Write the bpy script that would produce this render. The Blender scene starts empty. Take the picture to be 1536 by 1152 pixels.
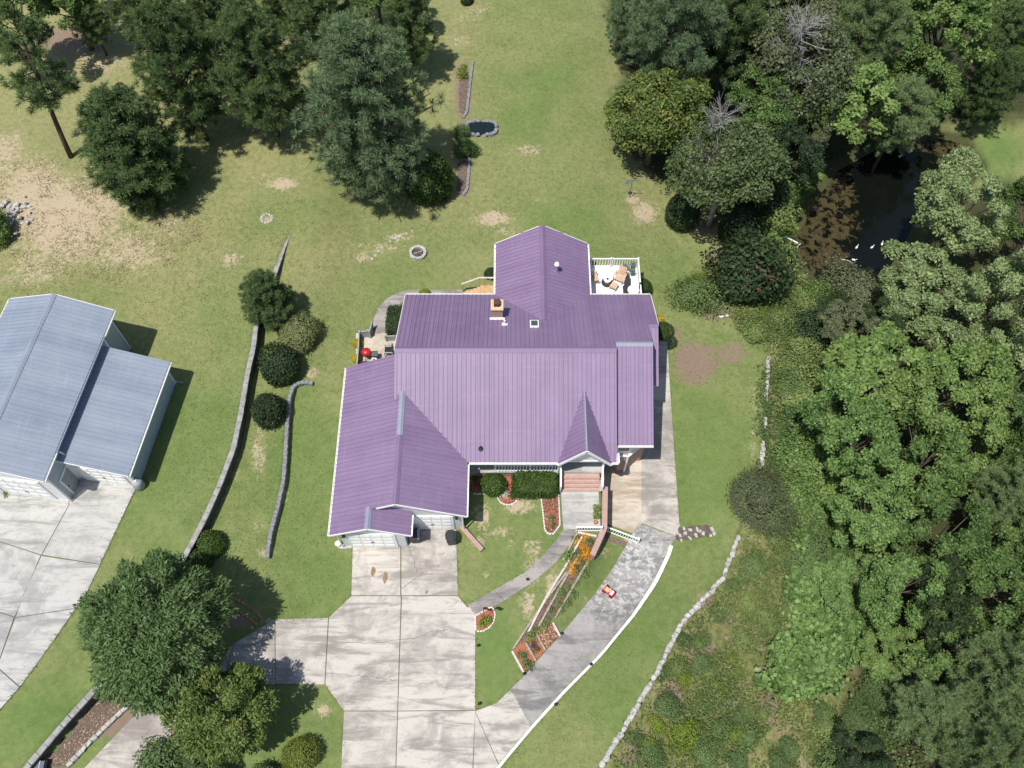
import bpy, math, random
import numpy as np
from mathutils import Vector
scene = bpy.context.scene
C = scene.collection
random.seed(7)
RNG = np.random.default_rng(11)
R = math.radians

# ------------------------------------------------------------------ camera
FPX = 1350.0                       # focal length in pixels of a 1536 px wide frame
TH = math.atan(748 / FPX)          # tilt away from straight down
HC = 56.0                          # flying height above the garage drive
CAM = np.array([0, -HC * math.tan(TH), HC])
cam = bpy.data.cameras.new('camera'); camo = bpy.data.objects.new('camera', cam)
C.objects.link(camo); camo.location = CAM; camo.rotation_euler = (TH, 0, 0)
cam.sensor_fit = 'HORIZONTAL'; cam.sensor_width = 36; cam.lens = FPX / 1536 * 36
cam.clip_start = 0.5; cam.clip_end = 1000
scene.camera = camo
# ------------------------------------------------------------------ sky and sun
SUN_EL, SUN_AZ = R(69), R(223)     # azimuth clockwise from north (image up)
w = bpy.data.worlds.new('World'); scene.world = w; w.use_nodes = True
nt = w.node_tree; nt.nodes.clear()
sk = nt.nodes.new('ShaderNodeTexSky'); sk.sky_type = 'NISHITA'; sk.sun_disc = False
sk.sun_elevation = SUN_EL; sk.sun_rotation = SUN_AZ
bg = nt.nodes.new('ShaderNodeBackground'); bg.inputs[1].default_value = 0.10
wo = nt.nodes.new('ShaderNodeOutputWorld')
nt.links.new(sk.outputs[0], bg.inputs[0]); nt.links.new(bg.outputs[0], wo.inputs[0])
sd = bpy.data.lights.new('sun', 'SUN'); sd.energy = 4.3; sd.angle = R(0.53); sd.color = (1, .96, .89)
so = bpy.data.objects.new('sun', sd); C.objects.link(so)
sv = Vector((math.sin(SUN_AZ) * math.cos(SUN_EL), math.cos(SUN_AZ) * math.cos(SUN_EL), math.sin(SUN_EL)))
so.rotation_euler = sv.to_track_quat('Z', 'Y').to_euler(); so.location = (-30, -30, 60)
vs = scene.view_settings
vs.view_transform = 'Standard'; vs.look = 'None'; vs.exposure = 0.2; vs.gamma = 1.0; vs.use_curve_mapping = False

# ------------------------------------------------------------------ survey helpers
ct, st = math.cos(TH), math.sin(TH)
def G(px, py, z=0.0):
    """survey: photo point -> place at height z"""
    u, v = (px - 768) / FPX, (py - 576) / FPX
    d = np.array([u, -v * ct + st, -v * st - ct])
    return CAM + d * ((z - HC) / d[2])
def PX(x, y, z):
    qx, qy, qz = x - CAM[0], y - CAM[1], z - CAM[2]
    dep = qy * st - qz * ct
    return 768 + FPX * qx / dep, 576 - FPX * (qy * ct + qz * st) / dep
def S(a, b, x):
    t = np.clip((x - a) / (b - a), 0, 1); return t * t * (3 - 2 * t)
ip = np.interp
# retaining walls as seen on the survey (top centre line, height)
W1 = np.array([G(a, b, z) for a, b, z in [(454,293,1.1),(438,335,1.25),(422,380,1.4),(412,410,1.5),(385,478,1.58),(380,520,1.58),(370,565,1.58),(361,620,1.58),(350,672,1.58),(330,725,1.58),(308,775,1.58),(278,832,1.58),(215,930,1.58),(155,1020,1.58),(100,1080,1.58),(40,1150,1.58),(20,1175,1.58)]])
W2 = np.array([G(a, b, .62) for a, b in [(440,577),(433,598),(430,640),(428,680),(425,720),(416,760),(405,800),(400,836)]])
W3 = np.array([[6.22,-5.6,0],[6.2,-8.0,0],[6.0,-10.9,0],[5.14,-12.7,0]])
def _w4(a, b):
    z = -1.0
    for _ in range(8): p = G(a, b, z); z = -1.8 * float(S(-23.5, -11, p[1])) + .1
    return G(a, b, z)
W4 = np.array([_w4(a, b) for a, b, z in [(1153,533,-2),(1150,580,-2),(1147,640,-2),(1142,700,-1.95),(1128,750,-1.9),(1108,800,-1.9),(1086,865,-1.8),(1045,910,-1.7),(1022,935,-1.6),(990,1000,-1.35),(950,1070,-1.0),(900,1152,-.55),(885,1180,-.5)]])
POND = np.array([G(a, b, -4.6)[:2] for a, b in [(1183,360),(1198,398),(1225,436),(1255,448),(1300,436),(1345,405),(1385,335),(1425,290),(1468,248),(1445,208),(1390,198),(1320,212),(1250,250),(1212,300)]])
def wx(Wp, y):
    o = np.argsort(Wp[:, 1]); return np.interp(y, Wp[o, 1], Wp[o, 0])
def sdpoly(x, y, P):
    x = np.asarray(x, float); y = np.asarray(y, float)
    d = np.full(x.shape, 1e9); ins = np.zeros(x.shape, bool); n = len(P)
    for i in range(n):
        a, b = P[i], P[(i + 1) % n]; e = b - a
        t = np.clip(((x - a[0]) * e[0] + (y - a[1]) * e[1]) / (e @ e), 0, 1)
        d = np.minimum(d, np.hypot(x - a[0] - t * e[0], y - a[1] - t * e[1]))
        c = ((a[1] > y) != (b[1] > y)) & (x < (b[0] - a[0]) * (y - a[1]) / (b[1] - a[1] + 1e-12) + a[0])
        ins ^= c
    return np.where(ins, -d, d)
def h(x, y):
    """ground height"""
    x = np.asarray(x, float); y = np.asarray(y, float)
    T = 1.5
    s1 = .95 * (1 - S(3, 16.2, y)) * S(-60, -50, y)
    s2 = .52 * S(-13.6, -11.5, y) * (1 - S(-1.6, .6, y))
    w1, w2 = wx(W1, y), wx(W2, y)
    z = s1 * (1 - S(w1 - .1, w1 + .1, x)) + s2 * (1 - S(w2 - .1, w2 + .1, x))
    z = z + (T - s1 - s2) * (1 - S(w1 + .3, np.maximum(w1 + 6, -10.9), x))
    D = 1.8 * S(-23.5, -11, y) 
    s3 = D * S(-13.4, -10.6, y) * (1 - S(3.5, 5.2, y))
    z = z - s3 * S(wx(W3, y) - .1, wx(W3, y) + .1, x)
    xs = ip(y, [-24, -17, -12.7, -5, 5.5, 9], [-2, .6, 4.2, 5, 5, 3])
    xe = ip(y, [-24, -17, -10, 5.5, 9], [2, 4.8, 8.6, 12, 15])
    z = z - (D - s3) * S(xs, xe, x)
    w4 = ip(y, [-27, -25.2, -16.56, -10.45, 3.45, 11, 20, 45], [4.4, 5.1, 10.8, 15.27, 19.2, 18.2, 20, 26])
    w4 = np.where((y > -26) & (y < 3.6), wx(W4, y), w4)
    s4 = .45 * (1 - S(2.6, 4.4, y))
    z = z - s4 * S(w4 - .1, w4 + .1, x) - (2.9 - s4) * S(w4 + .2, w4 + 9, x)
    z = z + .7 * S(42, 60, x)
    sd_ = sdpoly(x, y, POND); k = S(.0, 3.0, sd_)
    z = np.where(sd_ < 3.0, k * np.maximum(z, -4.45) + (1 - k) * (-4.52 - .8 * S(0, 3, -sd_)), z)
    return z
def hz(x, y): return float(h(np.array([x]), np.array([y]))[0])
def U(px, py, up=0.0):
    """survey point on the ground surface"""
    z = 0.0
    for _ in range(40):
        p = G(px, py, z + up); dzz = hz(p[0], p[1]) - z; z += .7 * dzz
        if abs(dzz) < .004: break
    p = G(px, py, z + up); return np.array([p[0], p[1], z])

# ------------------------------------------------------------------ mesh and object helpers
def npmesh(name, V, F):
    V = np.asarray(V, np.float32).reshape(-1, 3); F = np.asarray(F, np.int32); k = F.shape[1]
    me = bpy.data.meshes.new(name); me.vertices.add(len(V)); me.vertices.foreach_set('co', V.ravel())
    me.loops.add(F.size); me.loops.foreach_set('vertex_index', F.ravel())
    me.polygons.add(len(F)); me.polygons.foreach_set('loop_start', np.arange(0, F.size, k, dtype=np.int32))
    me.update(calc_edges=True); return me
def wl(o):
    v = Vector((0, 0, 0))
    while o: v = v + o.location; o = o.parent
    return v
def link(name, me, mat, parent=None, loc=None):
    o = bpy.data.objects.new(name, me); C.objects.link(o)
    if mat is not None and not me.materials: me.materials.append(mat)
    if parent: o.parent = parent
    if loc is not None: o.location = loc
    return o
def tag(o, label=None, cat=None, group=None, kind=None):
    if label: o['label'] = label
    if cat: o['category'] = cat
    if group: o['group'] = group
    if kind: o['kind'] = kind
    return o
def thing(name, label, cat, loc=(0, 0, 0), group=None):
    o = bpy.data.objects.new(name, None); C.objects.link(o); o.location = Vector([float(a) for a in loc]); o.empty_display_size = .2
    return tag(o, label, cat, group)
def copy_tree(o, parent=None):
    c = o.copy(); C.objects.link(c); c.parent = parent
    for ch in o.children: copy_tree(ch, c)
    return c
class MB:
    def __init__(s): s.v = []; s.f = []
    def add(s, V, F):
        n = len(s.v); s.v += [tuple(float(c) for c in p) for p in V]; s.f += [tuple(i + n for i in f) for f in F]; return s
    def box(s, a, b):
        x0, y0, z0 = a; x1, y1, z1 = b
        return s.add([(x0,y0,z0),(x1,y0,z0),(x1,y1,z0),(x0,y1,z0),(x0,y0,z1),(x1,y0,z1),(x1,y1,z1),(x0,y1,z1)],
                     [(0,3,2,1),(4,5,6,7),(0,1,5,4),(1,2,6,5),(2,3,7,6),(3,0,4,7)])
    def bar(s, p, q, wd, ht, up=(0, 0, 1)):
        p, q = Vector(p), Vector(q); d = (q - p).normalized(); sd_ = d.cross(Vector(up))
        if sd_.length < 1e-4: sd_ = d.cross(Vector((1, 0, 0)))
        sd_.normalize(); u = sd_.cross(d); sd_ *= wd / 2; u *= ht / 2
        V = [p - sd_ - u, p + sd_ - u, p + sd_ + u, p - sd_ + u, q - sd_ - u, q + sd_ - u, q + sd_ + u, q - sd_ + u]
        return s.add(V, [(0,1,2,3),(7,6,5,4),(0,4,5,1),(1,5,6,2),(2,6,7,3),(3,7,4,0)])
    def tube(s, pts, rad, n=8, cap=True):
        pts = [Vector(p) for p in pts]; V = []; F = []
        ref = Vector((.31, .17, .93))
        for i, p in enumerate(pts):
            d = (pts[min(i + 1, len(pts) - 1)] - pts[max(i - 1, 0)]).normalized()
            if abs(d.dot(ref)) > .95: ref = Vector((.9, .3, .1))
            a = d.cross(ref).normalized(); b = d.cross(a)
            for k in range(n):
                t = 2 * math.pi * k / n; V.append(p + (a * math.cos(t) + b * math.sin(t)) * rad[i])
        for i in range(len(pts) - 1):
            for k in range(n): F.append((i*n+k, i*n+(k+1)%n, (i+1)*n+(k+1)%n, (i+1)*n+k))
        if cap: F += [tuple(range(n))[::-1], tuple((len(pts)-1)*n + k for k in range(n))]
        return s.add(V, F)
    def lathe(s, prof, n=16, c=(0, 0, 0), sx=1, sy=1):
        V = []; F = []; m = len(prof)
        for r, z in prof:
            for k in range(n):
                t = 2 * math.pi * (k + .5) / n; V.append((c[0] + r*sx*math.cos(t), c[1] + r*sy*math.sin(t), c[2] + z))
        for i in range(m - 1):
            for k in range(n): F.append((i*n+k, i*n+(k+1)%n, (i+1)*n+(k+1)%n, (i+1)*n+k))
        F += [tuple(range(n))[::-1], tuple((m-1)*n + k for k in range(n))]
        return s.add(V, F)
    def prism(s, poly, z0, z1):
        """poly: xy list counter-clockwise; z0/z1 numbers or functions"""
        n = len(poly); f0 = z0 if callable(z0) else (lambda x, y: z0); f1 = z1 if callable(z1) else (lambda x, y: z1)
        A = sum(poly[i][0]*poly[(i+1)%n][1] - poly[(i+1)%n][0]*poly[i][1] for i in range(n))
        if A < 0: poly = poly[::-1]
        V = [(x, y, f0(x, y)) for x, y in poly] + [(x, y, f1(x, y)) for x, y in poly]
        return s.add(V, [tuple(range(n))[::-1], tuple(range(n, 2*n))] + [(i, (i+1)%n, n+(i+1)%n, n+i) for i in range(n)])
    def solid(s, poly3, d):
        """planar 3d polygon swept by vector d"""
        n = len(poly3); d = Vector(d); V = [Vector(p) for p in poly3]; V += [p + d for p in V]
        return s.add(V, [tuple(range(n))[::-1], tuple(range(n, 2*n))] + [(i, (i+1)%n, n+(i+1)%n, n+i) for i in range(n)])
    def mesh(s, name, off=(0, 0, 0), smooth=False):
        me = bpy.data.meshes.new(name)
        me.from_pydata([(a[0]-off[0], a[1]-off[1], a[2]-off[2]) for a in s.v], [], s.f)
        me.update(); me.validate()
        if smooth: me.polygons.foreach_set('use_smooth', [True] * len(me.polygons))
        return me
    def build(s, name, mat, parent=None, smooth=False, bevel=0.0, loc=None):
        off = wl(parent) if parent else Vector((0, 0, 0))
        if parent is None and loc is not None: off = Vector([float(a) for a in loc])
        o = link(name, s.mesh(name, off, smooth), mat, parent)
        if parent is None and loc is not None: o.location = off
        if bevel:
            m = o.modifiers.new('bevel', 'BEVEL'); m.width = bevel; m.segments = 2; m.limit_method = 'ANGLE'
        return o
def box(name, a, b, mat, parent=None, bevel=0): return MB().box(a, b).build(name, mat, parent, bevel=bevel)

# ------------------------------------------------------------------ materials
def new_mat(name):
    m = bpy.data.materials.new(name); m.use_nodes = True; t = m.node_tree; t.nodes.clear()
    o = t.nodes.new('ShaderNodeOutputMaterial'); b = t.nodes.new('ShaderNodeBsdfPrincipled')
    t.links.new(b.outputs[0], o.inputs[0]); return m, t, b, o
class NT:
    def __init__(s, t): s.t = t
    def n(s, ty, **kw):
        x = s.t.nodes.new(ty)
        for k, v in kw.items(): setattr(x, k, v)
        return x
    def l(s, a, b): s.t.links.new(a, b)
    def set(s, i, v):
        if hasattr(v, 'is_output'): s.l(v, i)
        else: i.default_value = v
    def math(s, op, a, b=0.0, c=None, clamp=False):
        x = s.n('ShaderNodeMath', operation=op, use_clamp=clamp); s.set(x.inputs[0], a); s.set(x.inputs[1], b)
        if c is not None: s.set(x.inputs[2], c)
        return x.outputs[0]
    def noise(s, scale, detail=4, rough=.55, vec=None, dist=0):
        x = s.n('ShaderNodeTexNoise'); x.inputs['Scale'].default_value = scale; x.inputs['Detail'].default_value = detail
        x.inputs['Roughness'].default_value = rough; x.inputs['Distortion'].default_value = dist
        if vec is not None: s.l(vec, x.inputs['Vector'])
        return x.outputs['Fac']
    def mix(s, f, a, b, blend='MIX'):
        x = s.n('ShaderNodeMix', data_type='RGBA', blend_type=blend)
        s.set(x.inputs[0], f)
        for i, v in ((6, a), (7, b)):
            if isinstance(v, tuple): v = (*v[:3], 1)
            s.set(x.inputs[i], v)
        return x.outputs[2]
    def sstep(s, a, b, v):
        x = s.n('ShaderNodeMapRange', interpolation_type='SMOOTHSTEP'); x.inputs[1].default_value = a; x.inputs[2].default_value = b
        s.set(x.inputs[0], v); return x.outputs[0]
    def pos(s): return s.n('ShaderNodeNewGeometry').outputs['Position']
    def obj(s): return s.n('ShaderNodeTexCoord').outputs['Object']
    def bump(s, hgt, strength, dist, bsdf):
        x = s.n('ShaderNodeBump'); x.inputs['Strength'].default_value = strength; x.inputs['Distance'].default_value = dist
        s.l(hgt, x.inputs['Height']); s.l(x.outputs[0], bsdf.inputs['Normal'])
def M(name, col, rough=.7, var=.18, scale=2.5, fine=30, bump=.15, metallic=0., spec=.35, col2=None, world=True):
    m, t, b, o = new_mat(name); q = NT(t); v = q.pos() if world else q.obj()
    c2 = col2 or tuple(min(1, c * (1 + var)) for c in col); c1 = tuple(c * (1 - var) for c in col)
    n1 = q.noise(scale, 5, .6, v); n2 = q.noise(fine, 3, .6, v)
    f = q.math('ADD', q.math('MULTIPLY', n1, .65), q.math('MULTIPLY', n2, .35))
    q.set(b.inputs['Base Color'], q.mix(q.sstep(.32, .68, f), c1, c2))
    b.inputs['Roughness'].default_value = rough; b.inputs['Metallic'].default_value = metallic
    b.inputs['Specular IOR Level'].default_value = spec
    if bump: q.bump(n2, bump, .02, b)
    return m
def leafmat(name, dark, light, third=None, trans=.28, rough=.55, clump=1.2):
    m, t, b, o = new_mat(name); q = NT(t)
    rnd = q.n('ShaderNodeNewGeometry').outputs['Random Per Island']; oi = q.n('ShaderNodeObjectInfo').outputs['Random']
    v = q.obj(); n1 = q.noise(clump, 3, .6, v)
    f = q.math('ADD', q.math('MULTIPLY', rnd, .6), q.math('ADD', q.math('MULTIPLY', n1, .7), q.math('MULTIPLY', oi, .3)))
    c = q.mix(q.sstep(.35, 1.15, f), dark, light)
    if third:
        c = q.mix(q.math('MULTIPLY', q.sstep(.55, .7, q.noise(.5, 2, .5, v)), q.sstep(.3, .9, rnd)), c, third)
    q.set(b.inputs['Base Color'], c); b.inputs['Roughness'].default_value = rough; b.inputs['Specular IOR Level'].default_value = .3
    tr = q.n('ShaderNodeBsdfTranslucent'); q.set(tr.inputs[0], q.mix(.5, c, (light[0]*1.3, light[1]*1.35, light[2]*.7)))
    mx = q.n('ShaderNodeMixShader'); mx.inputs[0].default_value = trans
    q.l(b.outputs[0], mx.inputs[1]); q.l(tr.outputs[0], mx.inputs[2]); q.l(mx.outputs[0], o.inputs[0])
    return m
def brickmat(name, flat=False, c1=(.30,.13,.09), c2=(.42,.22,.17), mortar=(.42,.38,.34), scale=1.0):
    m, t, b, o = new_mat(name); q = NT(t); p = q.n('ShaderNodeSeparateXYZ'); q.l(q.pos(), p.inputs[0])
    cb = q.n('ShaderNodeCombineXYZ')
    if flat: q.l(p.outputs[0], cb.inputs[0]); q.l(p.outputs[1], cb.inputs[1])
    else: q.l(q.math('ADD', p.outputs[0], p.outputs[1]), cb.inputs[0]); q.l(p.outputs[2], cb.inputs[1])
    br = q.n('ShaderNodeTexBrick'); q.l(cb.outputs[0], br.inputs[0])
    br.inputs['Color1'].default_value = (*c1, 1); br.inputs['Color2'].default_value = (*c2, 1); br.inputs['Mortar'].default_value = (*mortar, 1)
    br.inputs['Scale'].default_value = 1; br.inputs['Brick Width'].default_value = .21*scale; br.inputs['Row Height'].default_value = .075*scale
    br.inputs['Mortar Size'].default_value = .009; br.inputs['Bias'].default_value = -.1
    q.set(b.inputs['Base Color'], q.mix(q.math('MULTIPLY', q.noise(2.2, 5, .6, q.pos()), .35), br.outputs[0], (.5,.42,.38)))
    b.inputs['Roughness'].default_value = .85; q.bump(q.math('MULTIPLY', br.outputs['Fac'], -1), .5, .01, b)
    return m
def sidingmat(name, col, pitch=.14):
    m, t, b, o = new_mat(name); q = NT(t); p = q.n('ShaderNodeSeparateXYZ'); q.l(q.pos(), p.inputs[0])
    fr = q.math('FRACT', q.math('DIVIDE', p.outputs[2], pitch))
    n = q.noise(1.5, 4, .6, q.pos())
    c = q.mix(q.sstep(.3, .7, n), tuple(a * .93 for a in col), col)
    q.set(b.inputs['Base Color'], q.mix(q.sstep(.06, .0, fr), c, tuple(a * .8 for a in col))); b.inputs['Roughness'].default_value = .5
    q.bump(fr, .6, .02, b); return m
def roofmat(name, col, fade, rough=.42):
    m, t, b, o = new_mat(name); q = NT(t); v = q.pos()
    n = q.noise(.5, 5, .6, v); s_ = q.noise(9, 4, .65, v); oi = q.n('ShaderNodeObjectInfo').outputs['Random']
    f = q.math('ADD', q.math('MULTIPLY', n, .7), q.math('ADD', q.math('MULTIPLY', s_, .25), q.math('MULTIPLY', oi, .2)))
    c = q.mix(q.sstep(.3, .75, f), col, fade)
    for sc_ in ((.35, 4.5, .35), (4.5, .35, .35)):
        mp = q.n('ShaderNodeMapping'); q.l(v, mp.inputs[0]); mp.inputs['Scale'].default_value = sc_
        c = q.mix(q.math('MULTIPLY', q.sstep(.54, .72, q.noise(1.0, 6, .65, mp.outputs[0], .2)), .22), c, tuple(min(1, a * 1.3 + .03) for a in fade))
    c = q.mix(q.math('MULTIPLY', q.sstep(.58, .74, q.noise(.9, 6, .7, v)), .3), c, tuple(a * .72 for a in col))
    q.set(b.inputs['Base Color'], c)
    b.inputs['Roughness'].default_value = rough; b.inputs['Specular IOR Level'].default_value = .45
    q.bump(s_, .06, .01, b); return m
def concmat(name, lo, hi, stain, flake=None, pale=None):
    m, t, b, o = new_mat(name); q = NT(t); v = q.pos()
    n1 = q.noise(.32, 6, .62, v, .6); n2 = q.noise(2.4, 6, .65, v, .4); n3 = q.noise(38, 3, .6, v); oi = q.n('ShaderNodeObjectInfo').outputs['Random']
    f = q.math('ADD', q.math('MULTIPLY', n1, .6), q.math('ADD', q.math('MULTIPLY', n2, .3), q.math('ADD', q.math('MULTIPLY', n3, .12), q.math('MULTIPLY', oi, .16))))
    c = q.mix(q.sstep(.42, .62, f), lo, hi)
    mp = q.n('ShaderNodeMapping'); q.l(v, mp.inputs[0]); mp.inputs['Rotation'].default_value = (0, 0, .75); mp.inputs['Scale'].default_value = (.28, 1.5, 1)
    c = q.mix(q.math('MULTIPLY', q.sstep(.45, .62, q.noise(1.0, 8, .7, mp.outputs[0], .6)), .8), c, stain)
    c = q.mix(q.math('MULTIPLY', q.sstep(.48, .62, q.noise(.35, 7, .68, v, .5)), .55), c, stain)
    c = q.mix(q.math('MULTIPLY', q.sstep(.56, .70, q.noise(.27, 5, .6, q.n('ShaderNodeVectorMath', operation='ADD').outputs[0] if False else v, .2)), .35), c, tuple(min(.7, a * 1.15) for a in hi))
    c = q.mix(q.math('MULTIPLY', q.sstep(.6, .72, q.noise(5.5, 4, .6, v)), .45), c, tuple(a * .72 for a in lo))
    if flake:
        cx, cy, r = flake; d = q.n('ShaderNodeVectorMath', operation='DISTANCE'); q.l(v, d.inputs[0]); d.inputs[1].default_value = (cx, cy, -1.4)
        msk = q.math('MULTIPLY', q.sstep(r, r * .25, d.outputs['Value']), .8)
        c = q.mix(q.math('MULTIPLY', msk, q.sstep(.49, .56, q.noise(2.8, 9, .78, v, .3))), c, (.54, .545, .54))
    q.set(b.inputs['Base Color'], c); b.inputs['Roughness'].default_value = .85
    q.bump(n3, .2, .01, b); return m
white = M('white_paint', (.78,.79,.79), .5, .06)
gutterm = M('gutter_white', (.84,.84,.82), .4, .05)
doorm = M('garage_door_white', (.84,.84,.82), .45, .05)
siding = sidingmat('white_siding', (.74,.76,.78))
bsiding = sidingmat('barn_siding', (.40,.47,.55))
bwhite = sidingmat('barn_front_siding', (.84,.85,.86))
purple = roofmat('purple_metal', (.190,.130,.230), (.235,.165,.275), .52)
purpled = roofmat('purple_trim', (.19,.128,.225), (.225,.155,.255))
ridge_pale = roofmat('pale_ridge_metal', (.235,.245,.32), (.30,.31,.385), .42)  # pale blue-grey tone for some of the ridge caps
bluer = roofmat('blue_grey_metal', (.20,.235,.305), (.265,.30,.365), .5)
conc = concmat('drive_concrete', (.32,.292,.262), (.51,.472,.425), (.225,.203,.182))
concl = concmat('barn_concrete', (.30,.29,.275), (.47,.455,.43), (.24,.235,.225))
concw = concmat('walk_concrete', (.21,.195,.19), (.34,.31,.285), (.15,.14,.135))
_fl = U(930, 850)
concg = concmat('weathered_concrete', (.20,.19,.18), (.36,.335,.315), (.14,.135,.135), flake=(_fl[0], _fl[1], 5.5))
concy = concmat('carport_concrete', (.36,.32,.26), (.54,.48,.40), (.30,.23,.16))
brick = brickmat('brick'); brickf = brickmat('brick_flat', True, (.40,.20,.15), (.50,.30,.25), (.50,.44,.40)); brickd = brickmat('brick_cap', True, (.36,.16,.12), (.44,.24,.19))
blackp = M('black_plastic', (.022,.024,.03), .5, .25); darkm = M('dark_metal', (.03,.03,.035), .45, .2, metallic=.3)
glass = M('dark_glass', (.015,.022,.022), .08, .1, bump=0, spec=.6)
greyw = M('grey_painted_wood', (.30,.32,.34), .6, .15); greyd = M('grey_dark_wood', (.10,.105,.11), .7, .2)
pine_wood = M('new_pine_wood', (.52,.34,.19), .7, .2, 4)
timber = M('weathered_timber', (.33,.28,.23), .85, .3, 5); timberl = M('pale_timber', (.55,.50,.44), .85, .2, 5)
stone_l = M('pale_field_stone', (.42,.40,.37), .9, .35, 4, 25, .4); stone_g = M('grey_block_stone', (.22,.22,.235), .9, .3, 5, 30, .4)
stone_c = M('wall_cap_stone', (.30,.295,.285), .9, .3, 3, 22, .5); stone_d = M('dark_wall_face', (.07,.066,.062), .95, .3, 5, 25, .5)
stone_w = M('white_edging_stone', (.70,.68,.64), .8, .12, 6)
curbw = M('white_kerb_paint', (.74,.73,.70), .7, .12, 2.5)
mulch_r = M('red_mulch', (.30,.105,.058), .95, .4, 9, 42, .6); mulch_b = M('brown_mulch', (.17,.125,.10), .95, .4, 8, 40, .6)
bark = M('pine_bark', (.085,.062,.05), .95, .35, 6, 30, .5); barkg = M('grey_bark', (.30,.29,.275), .9, .25, 6, 30, .4); barkb = M('brown_bark', (.11,.085,.065), .95, .3, 6)
redp = M('red_enamel', (.50,.02,.02), .3, .1, spec=.5); pinkp = M('pink_plastic', (.75,.30,.42), .4, .1); yellowp = M('yellow_plastic', (.75,.50,.12), .4, .1)
rust = M('rusty_iron', (.10,.045,.03), .9, .3, 8); metal = M('galvanised_metal', (.55,.56,.58), .35, .1, metallic=.7)
tanc = M('tan_wood', (.56,.38,.26), .65, .15); charc = M('charcoal_fabric', (.035,.035,.042), .85, .2)
terracotta = M('terracotta', (.42,.20,.13), .8, .15)
# ------------------------------------------------------------------ ground
def vnoise(x, y, sc, seed):
    """smooth value noise on arrays"""
    r = np.random.default_rng(seed); T = r.random((128, 128)); x = x / sc + 500; y = y / sc + 500
    xi, yi = np.floor(x).astype(int), np.floor(y).astype(int); fx, fy = x - xi, y - yi
    fx, fy = fx*fx*(3-2*fx), fy*fy*(3-2*fy); g = lambda a, b: T[a % 128, b % 128]
    return (g(xi,yi)*(1-fx)+g(xi+1,yi)*fx)*(1-fy) + (g(xi,yi+1)*(1-fx)+g(xi+1,yi+1)*fx)*fy
def axis(lo, hi, a, b):
    f = np.arange(a, b + .01, .2)
    l = np.concatenate([np.linspace(-170, lo, 14)[:-1], np.arange(lo, a, .5)]); r_ = np.concatenate([np.arange(b + .5, hi, .5), np.linspace(hi, 190, 14)])
    return np.concatenate([l, f, r_])
gx = axis(-55, 50, -25, 20); gy = axis(-30, 48, -27, 18)
X, Y = np.meshgrid(gx, gy); Z = h(X, Y)
Z = Z + .05 * (vnoise(X, Y, 3.1, 1) - .5) * S(.2, 1.5, np.abs(Z) + .3) * (sdpoly(X, Y, POND) > 1) * (np.abs(Z) > .06)
nx, ny = len(gx), len(gy)
idx = np.arange(nx * ny).reshape(ny, nx)
F = np.stack([idx[:-1, :-1], idx[:-1, 1:], idx[1:, 1:], idx[1:, :-1]], -1).reshape(-1, 4)
gme = npmesh('ground', np.stack([X, Y, Z], -1).reshape(-1, 3), F)
gme.polygons.foreach_set('use_smooth', [True] * len(gme.polygons))
pxx, pyy = PX(X, Y, Z)
nz = .6 * vnoise(X, Y, 1.3, 3) + .4 * vnoise(X, Y, .5, 4)
def blobs(L, jit=.9):
    m = np.zeros_like(X)
    for a, b, rx, ry, s_ in L:
        d = np.hypot((pxx - a) / rx, (pyy - b) / ry); m = np.maximum(m, s_ * (1 - S(.1, 1.5, d + .35 * jit * (nz - .5))))
    return m
m_sand = blobs([(95,330,105,80,1),(45,285,70,60,.9),(150,300,60,40,.8),(190,375,70,40,.75),(250,330,60,40,.5),(60,400,60,35,.6),(10,230,40,40,.7),(425,277,30,11,1),(400,270,50,20,.4),(345,390,22,14,.7),(740,328,34,13,1),(795,225,30,12,.7),(760,345,28,10,.6),(965,318,22,20,1),(950,300,15,14,.8),
 (570,372,45,14,.5),(545,385,16,10,.7),(600,355,30,8,.6),(690,60,25,15,.5),(720,12,30,12,.5),(150,90,60,30,.6),(400,327,12,11,.6),(700,30,40,14,.4),(810,300,20,8,.4),(920,190,14,30,.35),
 (388,680,14,45,.7),(352,690,10,40,.5),(400,830,18,10,.6),(425,745,10,14,.6),(385,790,14,10,.5),(780,760,30,14,.85),(722,775,18,26,.8),(745,800,30,12,.6),(800,820,20,16,.7),(765,815,10,10,.5),(730,862,6,6,.6),(715,815,16,12,.8),(800,850,22,40,.5),(830,880,14,34,.8),(792,910,14,30,.8),(1055,905,16,26,.6),(485,1065,16,14,.8),
 (1130,660,8,60,.45),(1135,600,10,40,.4),(1110,760,14,18,.5),(900,830,26,10,.5),(880,900,10,20,.35),(468,560,14,10,.8),(1075,350,22,10,.7),(30,420,60,14,.5),(1012,800,14,12,.9),(940,812,30,9,.7),(405,935,18,10,.6)])
m_lit = blobs([(1045,545,46,42,1),(1095,530,40,24,.8),(1015,500,14,20,.7),(1030,440,28,12,.5),(1075,470,40,20,.7),(1085,385,30,22,.8),(1060,345,30,12,.8),(1120,365,30,16,.7),(695,140,16,60,1),(697,265,12,40,1),(690,110,14,26,.8),(300,30,80,40,.9),(230,70,70,24,.7),(110,60,80,30,.9),(560,290,60,16,.6),(230,1090,70,50,1),(180,1080,70,40,1),(215,1060,40,30,1),(355,930,30,16,.8),(330,900,20,12,.6),
 (1150,1060,24,34,.8),(960,1120,26,30,.9),(1010,1040,24,30,.9),(1050,980,24,34,.9),(1060,900,16,14,.8),(1180,1100,30,26,.6),(1120,880,20,16,.6),(1090,930,22,22,.6),(1110,1130,30,16,.5),(1250,1110,30,20,.6),(915,808,24,12,.6),(940,1140,14,14,.7),(1100,1000,14,10,.6),(385,430,24,20,.5),(480,1110,12,40,.4)])
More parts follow.
